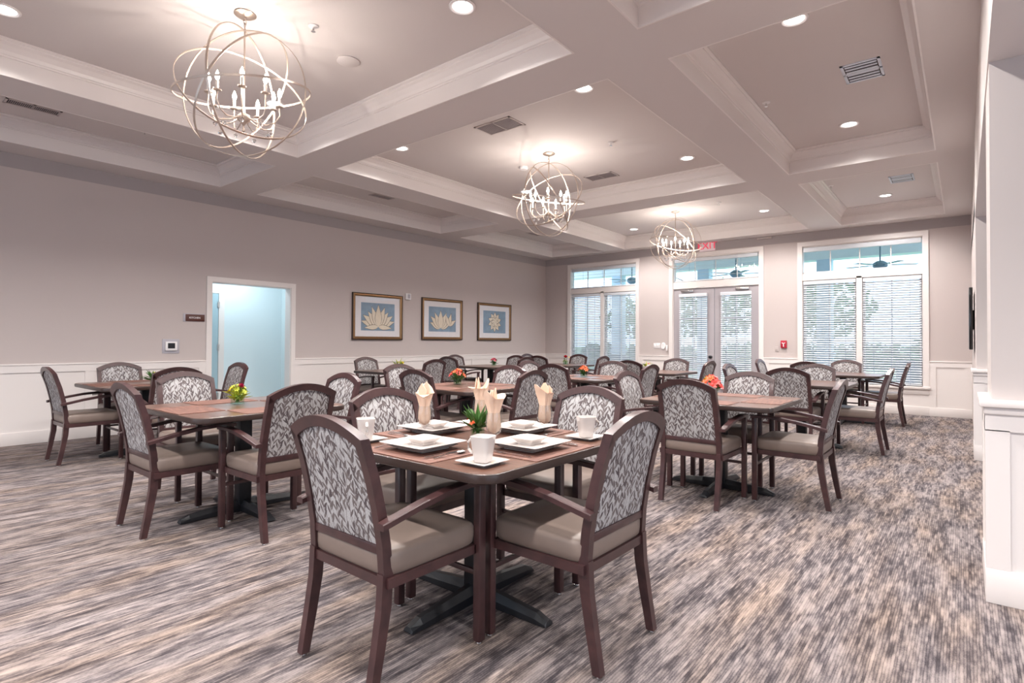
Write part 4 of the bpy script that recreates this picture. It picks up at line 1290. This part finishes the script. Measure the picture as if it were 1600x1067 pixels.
# ------------------------------------------------------------------ flower arrangements
def flowers(loc, vr, vh, blooms, spread, label, foli='green', round_=False, seed=0, fol_n=26, hgt=.12, rose=None):
    rnd = random.Random(seed)
    r = empty('flower_vase', loc); tag(r, label, 'flower vase', 'flower vases on the tables')
    m = MB()
    if round_:
        m.lathe([(0, .001), (vr, .001), (vr, vh), (vr - .004, vh), (vr - .004, .008), (0, .008)], 24)
    else:
        m.rings([rrect(vr, vr, .008, .001, 3), rrect(vr, vr, .008, vh, 3), rrect(vr - .004, vr - .004, .006, vh, 3), rrect(vr - .004, vr - .004, .006, .008, 3)], 0, False, False)
        m.add(rrect(vr, vr, .008, .001, 3), [list(range(16))]); m.add(rrect(vr - .004, vr - .004, .006, .008, 3), [list(range(16))])
    m.build('vase', MT['vglass'], r)
    m = MB()
    for k in range(14):
        a = rnd.random() * 6.28; b = a + 2.4; q = vr * .7
        m.sweep([(q * math.cos(b) * .6, q * math.sin(b) * .6, .012), (q * .8 * math.cos(a), q * .8 * math.sin(a), vh), (spread * .6 * math.cos(a), spread * .6 * math.sin(a), vh + hgt * .5)], .0022, n=5)
    m.build('stems', MT['green'], r)
    m = MB()
    for k in range(fol_n):
        a = rnd.random() * 6.28; el = rnd.uniform(.1, 1.3); L_ = rnd.uniform(.6, 1.1) * spread
        d_ = Vector((math.cos(a) * math.cos(el), math.sin(a) * math.cos(el), math.sin(el)))
        p = Vector((d_.x * vr * .6, d_.y * vr * .6, vh * rnd.uniform(.55, 1.0)))
        side = d_.cross(Vector((0, 0, 1))).normalized() * rnd.uniform(.007, .013)
        up = side.cross(d_).normalized() * .004
        m.add([p, p + d_ * L_ * .5 + side + up, p + d_ * L_, p + d_ * L_ * .5 - side + up, p + d_ * L_ * .5 - up], [(0, 1, 4), (1, 2, 4), (2, 3, 4), (3, 0, 4)])
    if not rose:
        for k in range(60):
            a = rnd.random() * 6.28; q = rnd.random() ** .5 * vr * .85; z = rnd.uniform(.03, vh)
            p = Vector((q * math.cos(a), q * math.sin(a), z)); e = Vector((rnd.uniform(-1, 1), rnd.uniform(-1, 1), rnd.uniform(-.5, 1))).normalized() * .016
            f_ = e.cross(Vector((rnd.random(), rnd.random(), rnd.random()))).normalized() * .007
            m.add([p - e, p + f_, p + e, p - f_], [(0, 1, 2, 3)])
    m.build('foliage', MT[foli], r)
    for k, (colr, br, (dx, dy, dz), kind) in enumerate(blooms):
        m = MB(); c_ = Vector((dx, dy, vh + dz))
        ax = Vector((dx * 1.2, dy * 1.2, .05)).normalized()
        z_ = Vector((0, 0, 1)); rot = z_.rotation_difference(ax).to_matrix()
        layers = ((5, 1.0, .95), (5, .72, .45), (4, .42, .18)) if kind == 'rose' else ((6, 1.0, .85),)
        for n_, sc_, op in layers:
            for i in range(n_):
                a = 2 * PI * i / n_ + sc_ * 2
                t = Vector((math.cos(a), math.sin(a), 0)); s_ = Vector((-math.sin(a), math.cos(a), 0))
                vs = []
                for j in range(4):
                    v = j / 3; rr = br * sc_ * math.sin(v * PI / 2 * (.6 + .5 * op)); zz = br * (1.1 * v * (1.2 - op * .5))
                    if kind != 'rose': rr = br * (.15 + 1.0 * v ** 1.2); zz = br * (.9 * v - .45 * v * v)
                    wv = br * (.62 if kind == 'rose' else .34) * sc_ * math.sin(PI * (.15 + .75 * v))
                    for u in (-1, 0, 1):
                        vs.append(c_ + rot @ (t * (rr - abs(u) * .1 * br) + s_ * (u * wv) + Vector((0, 0, zz + (.08 * br if u else 0)))))
                fs = [(j * 3 + i2, j * 3 + i2 + 1, j * 3 + i2 + 4, j * 3 + i2 + 3) for j in range(3) for i2 in range(2)]
                m.add(vs, fs, 0, True)
        m.lathe([(0, -.15 * br), (.3 * br, .0), (.35 * br, .4 * br), (.15 * br, .7 * br), (0, .75 * br)], 8, tuple(c_))
        m.build('bloom', MT[colr], r)
    return r
def spread_blooms(seed, n, cols, R_, br, zlo, zhi, kind='lily'):
    rnd = random.Random(seed); out = []
    for k in range(n):
        a = 2.399 * k; q = R_ * math.sqrt((k + .5) / n)
        out.append((cols[k % len(cols)], br * rnd.uniform(.85, 1.15), (q * math.cos(a), q * math.sin(a), zlo + (zhi - zlo) * (1 - (q / R_) ** 2) + rnd.uniform(-.006, .006)), kind))
    return out
flowers((-4.22, 1.96, TH + .001), .038, .075, [('mag', .022, (.035, .005, .055), 'rose'), ('yellow', .018, (-.05, -.02, .045), 'lily'), ('yellow', .018, (-.02, .03, .055), 'lily'), ('yellow', .016, (.0, -.04, .045), 'lily')] + spread_blooms(21, 9, ['lime', 'yellow', 'lime'], .06, .022, .02, .06), .085, 'square glass vase with yellow leaves and one magenta rose, left table', 'lime', seed=3, fol_n=60)
flowers((-1.72, 4.90, TH + .001), .045, .07, spread_blooms(5, 14, ['coral', 'coral', 'orange', 'coral', 'yellow'], .085, .034, .02, .10), .10, 'glass vase with full coral, orange and yellow bouquet, right table', 'green', seed=5, fol_n=30)
flowers((-4.38, 4.45, TH + .001), .045, .075, spread_blooms(6, 9, ['orange', 'coral'], .075, .032, .02, .075), .13, 'glass vase with orange tulips on the middle table', 'green', True, seed=6, fol_n=40)
flowers((-1.87, 2.045, TH + .001), .027, .075, [('orange', .018, (.0, -.035, .0), 'lily'), ('yellow', .020, (.075, .01, .03), 'lily'), ('red', .014, (.075, -.005, .008), 'rose'), ('orange', .016, (-.045, -.01, .015), 'lily')], .115, 'small glass vase with greenery, orange and yellow flowers between the napkins', 'green', seed=8, fol_n=40)
flowers((-6.75, 2.25, TH + .001), .035, .07, [('yellow', .018, (0, 0, .05), 'lily')], .13, 'vase with spiky green leaves on the far left table', 'green', seed=9, fol_n=36)
flowers((-7.38, 6.1, TH + .001), .035, .07, [('yellow', .030, (0, 0, .05), 'lily'), ('yellow', .03, (.05, .03, .045), 'lily')], .15, 'vase with yellow lily below the leftmost print', 'lime', seed=10, fol_n=30)
flowers((-7.30, 8.45, TH + .001), .036, .065, spread_blooms(11, 7, ['pink', 'coral', 'pink'], .055, .032, .03, .07), .08, 'vase with pink flowers on the table by the left wall', 'green', seed=11)
flowers((-6.62, 10.0, TH + .001), .040, .085, [('red', .045, (0, 0, .06), 'rose'), ('yellow', .018, (.08, .0, .07), 'lily')], .06, 'glass vase with one red rose near the corner window', 'lime', seed=12, rose=True, fol_n=10)
flowers((-4.10, 6.65, TH + .001), .038, .07, spread_blooms(13, 7, ['orange'], .065, .034, .02, .06), .10, 'vase with orange lilies on the middle table farther back', 'green', seed=13)
flowers((-4.20, 8.85, TH + .001), .036, .06, [('pink', .03, (.02, 0, .05), 'lily'), ('pink', .026, (-.03, .02, .03), 'lily')], .15, 'vase with a pale pink lily and long leaves before the glass doors', 'lime', seed=14, fol_n=20)
